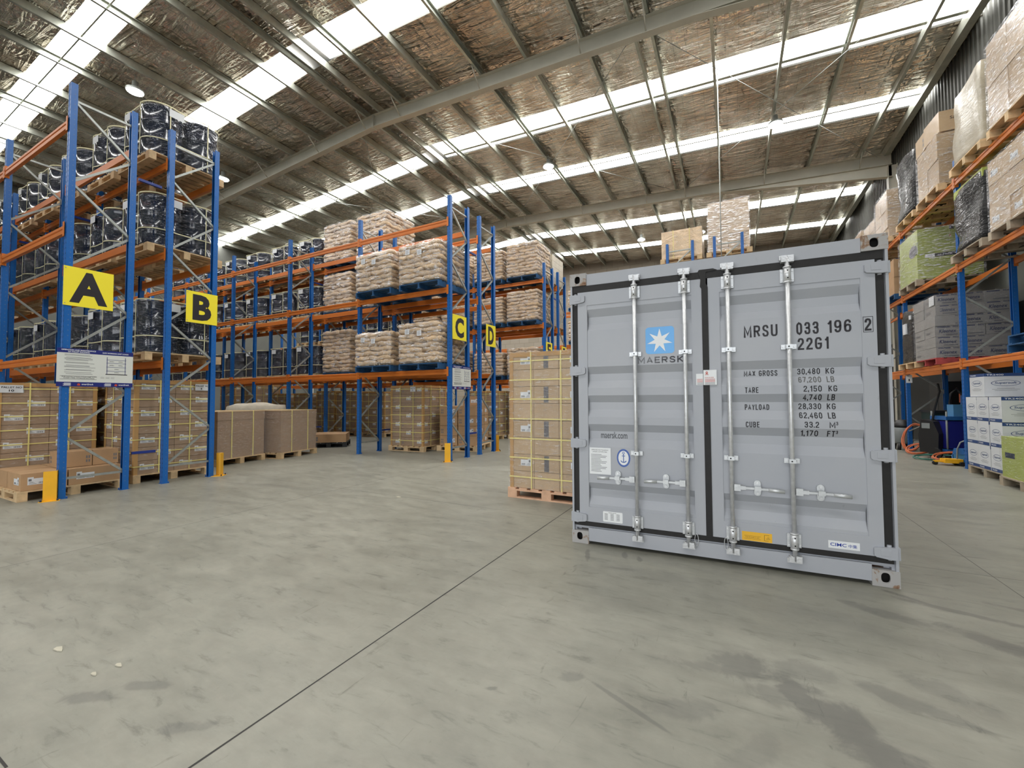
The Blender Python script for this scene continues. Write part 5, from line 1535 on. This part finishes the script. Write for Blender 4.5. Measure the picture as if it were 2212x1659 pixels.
# two big octagonal style crates in the aisle between racks B and C
def crate(x, y, rz, sx, sy, h, lab, plab):
    pallet('wood', x, y, 0, plab, rz, 'timber pallets in the aisle')
    r = thing('bulk_box', lab, 'box', (x, y, PH), rz, 'bulk cardboard boxes in the aisle')
    mb = MB().box(-sx / 2, -sy / 2, .001, sx / 2, sy / 2, h - .16)
    mb.box(-sx / 2 - .006, -sy / 2 - .006, h - .19, sx / 2 + .006, sy / 2 + .006, h - .015)
    mb.build('body', M['wcarton'], r)
    MB().box(-sx / 2 - .01, -sy / 2 - .01, h - .018, sx / 2 + .01, sy / 2 + .01, h).build('lid', M['ncarton'], r)
    for s in (-.22, .24):
        q = MB().box(sx / 2 + .009, s * sy - .012, .001, sx / 2 + .012, s * sy + .012, h + .003).box(-sx / 2, s * sy - .012, h + .001, sx / 2 + .012, s * sy + .012, h + .004)
        q.build('strap', M['strap'], r)
    MB().box(-sx / 2 - .013, -sy / 2 - .013, .0, sx / 2 + .013, sy / 2 + .013, h - .1)
    q = MB(); ring(q, [(-sx / 2 - .02, -sy / 2 - .02), (sx / 2 + .02, -sy / 2 - .02), (sx / 2 + .02, sy / 2 + .02), (-sx / 2 - .02, sy / 2 + .02)], .001, h - .03)
    q.build('stretch_film', M['filmclear'], r)
crate(-10.12, 5.36, .18, 1.12, 1.12, 1.0, 'wrapped bulk cardboard box with two yellow straps, beside the letter B rack', 'timber pallet under the bulk box nearer the letter B rack')
crate(-10.02, 6.66, .20, 1.12, 1.12, .99, 'wrapped bulk cardboard box with two yellow straps, farther into the aisle', 'timber pallet under the bulk box farther into the aisle')
pallet('blackwood', -10.68, 8.68, 0, 'black pallet under the two flat brown cartons', .75).scale = (.85, .85, 1)
R_ = Matrix.Rotation(.75, 4, 'Z')
for s, w in ((-.24, 'nearer the bulk boxes'), (.25, 'farther from the bulk boxes')):
    p = R_ @ Vector((0, s, 0))
    tag(put('carton', carton_mesh(.95, .48, .24, 'carton', 0), None, (-10.68 + p.x, 8.68 + p.y, PH + .001), .75), 'flat brown carton on the black pallet, the one ' + w, 'carton')
def bulk_bag(x, y, sx, sy, h, lab):
    bm = bmesh.new(); bmesh.ops.create_cube(bm, size=1)
    bmesh.ops.subdivide_edges(bm, edges=bm.edges[:], cuts=5, use_grid_fill=True)
    for v in bm.verts:
        a, b2, c = v.co * 2
        k = 1 - .10 * (abs(a) ** 6 + abs(b2) ** 6) * .5
        bul = 1 + .07 * (1 - c * c)
        v.co = Vector((a * sx / 2 * bul, b2 * sy / 2 * bul, (c + 1) / 2 * h * (1 + .07 * (1 - max(abs(a), abs(b2)) ** 2) * (c > .5)) + .02 * math.sin(5 * a + 3 * b2) * (c > .9)))
    for f in bm.faces: f.smooth = True
    me = bpy.data.meshes.new('bulk_bag'); bm.to_mesh(me); bm.free(); me.materials.append(plain('woven_bag', (.45, .41, .33), .8, 0, .1, 8, bmp=.2, bscale=20))
    return tag(put('bulk_bag', me, None, (x, y, 0.001)), lab, 'bag')
bulk_bag(-11.7, 7.05, 1.05, 1.0, 1.22, 'beige woven bulk bag standing behind the bulk cardboard boxes')
bulk_bag(-11.55, 5.75, .9, .9, 1.0, 'beige woven bulk bag standing behind the first bulk cardboard box')

# floor stock under racks C and D
pallet('wood', -7.75, 9.20, 0, 'timber pallet under the strapped cartons in rack C', .06)
carton_load(-7.75, 9.20, PH, 'strapped brown cartons on the floor between the blue posts of rack C', 3, 3, 7, 1.06, 1.08, 1.6, .06, styles=(1, 0), straps=7, stag=True, note=('PALLET NO', '3'), note_at=((.12, -.556, 1.44), (1, 0, 0), .17, .13))
pallet('wood', -6.62, 9.78, 0, 'timber pallet under the loose carton stack behind the letter C sign', .23)
n = 0
Rm = Matrix.Rotation(.23, 4, 'Z')
for k in range(5):
    for a in range(2):
        for b2 in range(3):
            if k == 4 and not (a == 1 and b2 == 1): continue
            n += 1
            sx_, sy_, h_ = .5, .34, .262
            p = Rm @ Vector((-.26 + .52 * a, -.36 + .36 * b2, 0))
            loose(-6.62 + p.x, 9.78 + p.y, PH + .001 + h_ * k, sx_, sy_, h_ - .002, 'loose brown carton behind the letter C rack, %s layer, %s row, %s column' % (ORD[k], ORD[b2], ORD[a]), (3, 0, 1)[(k + a + b2) % 3], .23, 'loose carton stack behind the letter C rack')
# aisle between D and E
for k, (x, y, h, w) in enumerate(((-7.6, 12.72, 1.5, 'nearest the aisle end'), (-11.85, 12.0, 1.52, 'second from the aisle end'), (-13.3, 12.0, 1.55, 'third from the aisle end'), (-14.5, 12.05, 1.58, 'fourth from the aisle end'),
                                 (-15.85, 12.0, 1.5, 'fifth from the aisle end'), (-17.3, 12.0, 1.5, 'sixth from the aisle end'), (-18.6, 11.4, 1.9, 'seventh from the aisle end'), (-20.2, 11.4, 1.9, 'eighth from the aisle end'),
                                 (-6.33, 13.4, 1.45, 'under the end bay of rack E'), (-10.3, 13.0, 1.5, 'half hidden behind the pallet no 3 cartons'))):
    pallet('wood', x, y, 0, 'timber floor pallet beyond rack D, ' + w, .03 * (k % 3))
    carton_load(x, y, PH, 'strapped brown cartons beyond rack D, ' + w, 3, 3, 7, 1.08, 1.08, h, .03 * (k % 3), styles=(1, 0), straps=6, stag=True)
# the strapped load beside the container
pallet('woodpink', -2.25, 5.84, 0, 'raw pine pallet under the strapped cartons beside the container')
carton_load(-2.25, 5.83, PH + .001, 'tall strapped and film wrapped brown cartons standing beside the container', 3, 3, 8, 1.10, 1.10, 1.875, mt='ncarton', straps=7, vstraps=2, film_mat='filmclear', stylef=lambda i, j, k: 4 if k % 2 == 0 else (1, 2, 1)[i])

# ---------------------------------------------------------------- cleaning gear on the floor beside the container
hose = plain('orange_hose', (.55, .14, .05), .5); bluep = plain('blue_plastic', (.02, .12, .36), .4); navyp = plain('navy_plastic', (.01, .015, .2), .45)
blk = plain('black_plastic', (.014, .014, .015), .45); gry = plain('grey_plastic', (.22, .24, .24), .5)
r = thing('cleaning_trolley', 'blue cleaning trolley with dark blue bag, under the east rack', 'trolley', (4.48, 12.95, 0), .2)
MB().box(-.42, -.26, .16, .42, .26, .22).box(-.42, -.26, .86, .42, .26, .94).build('tray', bluep, r)
MB().box(-.40, -.24, .24, .20, .24, .84).build('waste_bag', navyp, r)
for (a, b2) in ((-.4, -.24), (.4, -.24), (-.4, .24), (.4, .24)):
    q = MB().cyl((a, b2, .1), (a, b2, 1.05), .018, 8).build('post', gry, r)
    MB().cyl((a - .02, b2, .055), (a + .02, b2, .055), .055, 14).build('wheel', blk, r)
MB().box(-.25, -.2, .941, .0, .0, 1.2).lathe([(.12, 0), (.15, .25)], 14, 0, (.22, 0, .942)).build('spray_bucket', plain('light_blue_plastic', (.10, .3, .55), .4), r)
MB().tube([(.42, -.2, .9), (.52, -.2, 1.2), (.56, -.2, 1.5), (.5, .0, 1.62), (.56, .2, 1.5), (.52, .2, 1.2), (.42, .2, .9)], .018, 8).build('handle', gry, r)
r = thing('floor_polisher', 'black floor cleaning machine with two wheels and upright handle', 'machine', (4.0, 12.95, 0), -.9)
MB().prism([(-.16, .12), (.2, .12), (.22, .55), (.12, .82), (-.12, .86), (-.18, .5)], 'y', -.16, .16).build('body', blk, r)
for s in (-.2, .2): MB().cyl((.18, s - .025, .12), (.18, s + .025, .12), .12, 20).build('wheel', blk, r)
MB().box(-.10, -.17, .66, .06, -.161, .78).build('control_panel', gry, r)
MB().tube([(0, 0, .8), (.05, 0, 1.1), (.16, 0, 1.5), (.2, -.1, 1.66)], .022, 8).build('handle', blk, r)
r = thing('wet_vacuum', 'grey wet vacuum on wheels behind the blue rack post', 'machine', (3.92, 14.58, 0), .3)
MB().lathe([(.17, .16), (.2, .2), (.21, .55), (.19, .58)], 20).build('tank', gry, r)
MB().lathe([(.2, .581), (.2, .64), (.12, .76), (.05, .78)], 20).build('motor_head', blk, r)
for t in range(4): MB().cyl((.2 * math.cos(t * PI / 2 + .6), .2 * math.sin(t * PI / 2 + .6), .001), (.17 * math.cos(t * PI / 2 + .6), .17 * math.sin(t * PI / 2 + .6), .17), .04, 10).build('castor', blk, r)
r = thing('equipment_cabinet', 'tall black equipment cabinet at the wall behind the cleaning trolley', 'cabinet', (4.92, 14.75, 0), 0)
MB().box(-.22, -.55, .05, .22, .55, 1.75).build('body', blk, r)
for s in (-.27, .27): MB().box(-.235, s - .26, .1, -.221, s + .26, 1.7).box(-.245, s - .02 * (1 if s > 0 else -1) - .22 * (1 if s > 0 else -1), .85, -.235, s - .20 * (1 if s > 0 else -1), 1.0, 1).build('cabinet_door', [plain('charcoal_door', (.02, .021, .022), .5), gry], r)
r = thing('garbage_bin', 'dark wheeled garbage bin beside the black cabinet under the east rack', 'bin', (4.42, 13.75, 0), .1)
MB().prism([(-.24, .1), (.24, .1), (.28, 1.0), (-.28, 1.0)], 'y', -.26, .26).build('body', plain('dark_green_plastic', (.012, .03, .025), .5), r)
MB().box(-.3, -.29, 1.001, .3, .29, 1.05).build('lid', blk, r)
for s in (-.2, .2): MB().cyl((.2, s - .03, .1), (.2, s + .03, .1), .1, 16).build('wheel', blk, r)
r = thing('backpack_vacuum', 'blue backpack vacuum with curved hose standing on the cleaning trolley', 'vacuum', (4.66, 13.06, .942), 0)
MB().lathe([(.10, 0), (.14, .05), (.14, .45), (.09, .52)], 16).build('body', bluep, r)
MB().tube([(-.1, 0, .45), (-.2, 0, .62), (-.3, 0, .5), (-.32, 0, .3), (-.3, 0, .14)], .025, 8).build('hose', blk, r)
MB().box(-.12, -.13, .3, -.1, .13, .5).cyl((.1, 0, .5), (.1, 0, .56), .03, 8).build('harness', plain('orange_harness', (.6, .12, .03), .6), r)
rnd = random.Random(5)
def coil(name, lab, cx, cy_, z, R, n, mt, rad=.012, tilt=.2):
    pts = []
    for q in range(n * 16):
        t = 2 * PI * q / 16; rr = R * (1 + .12 * math.sin(t * .37 + 1))
        pts.append((cx + rr * math.cos(t), cy_ + rr * .6 * math.sin(t), z + rad + .010 * (q / 16) + tilt * R * (1 + math.sin(t + .5))))
    tag(MB().tube(pts, rad, 6).build(name, mt), lab, 'hose')
coil('hose', 'coil of orange hose hanging at the blue post beside the container', 3.93, 13.9, .02, .2, 5, hose, .012, 1.6)
coil('power_cord', 'loose coil of orange cord lying in front of the cleaning trolley', 4.1, 12.3, .0, .3, 4, hose, .010, .25)
coil('power_cord', 'tangled orange cord on the floor between the blue post and the black machine', 3.9, 13.45, .0, .22, 4, hose, .010, .5)
coil('power_cord', 'loose blue cord draped beside the blue tool box', 4.3, 12.1, .0, .25, 2, bluep, .010, .6)
coil('power_cord', 'loose green cord lying beside the black cleaning machine', 3.9, 12.45, .0, .36, 3, plain('green_cord', (.03, .16, .12), .5), .009, .1)
tag(MB().cyl((3.75, 13.5, .55), (4.35, 13.0, 1.0), .012, 8).build('mop_handle', M['galv']), 'slim metal mop handle leaning against the blue trolley', 'mop')
r = thing('tool_box', 'blue plastic tool box on the floor beside the rack post', 'box', (4.18, 11.72, .001), .25)
MB().box(-.2, -.15, 0, .2, .15, .22).build('body', plain('mid_blue_plastic', (.03, .17, .38), .4), r)
MB().prism([(-.16, .222), (.16, .222), (.12, .33), (-.12, .33)], 'x', -.21, .21).build('lid', bluep, r)
MB().tube([(-.1, 0, .32), (-.08, 0, .38), (.08, 0, .38), (.1, 0, .32)], .012, 8).build('handle', bluep, r)
r = thing('machine_skate', 'yellow wheeled jack skate on the floor at the rack post', 'jack', (3.84, 11.62, 0), .15)
MB().box(-.13, -.09, .05, .15, .09, .13).build('body', M['guard'], r)
MB().box(-.27, -.03, .06, -.13, .03, .09).build('drawbar', M['guard'], r)
for (a, b2) in ((-.25, 0), (.12, -.11), (.12, .11)): MB().cyl((a, b2 - .02, .042), (a, b2 + .02, .042), .042, 14).build('wheel', blk, r)
MB().tube([(.1, 0, .13), (.11, 0, .33), (.16, 0, .46), (.24, 0, .5)], .014, 8).build('handle', gry, r)
# scraps of wood and film on the floor
frag = plain('wood_scrap', (.45, .42, .33), .8)
for (x, y, a, lab) in ((-3.34, .94, .045, 'flat splinter of pale wood on the open floor'), (-4.2, 4.55, .05, 'small pale scrap on the floor in front of the rack C posts'), (-2.86, 1.03, .03, 'crumpled bit of clear film on the open floor'), (-2.88, .94, .025, 'smaller crumpled bit of clear film on the open floor')):
    mb = MB(); P = [(x + a * math.cos(t) * k, y + a * .4 * math.sin(t) * k) for t, k in ((0, 1), (.8, .7), (1.9, 1.1), (3.0, .8), (4.2, 1.0), (5.3, .75))]
    mb.prism(P, 'z', .0006, .006)
    tag(mb.build('floor_scrap', frag), lab, 'scrap')
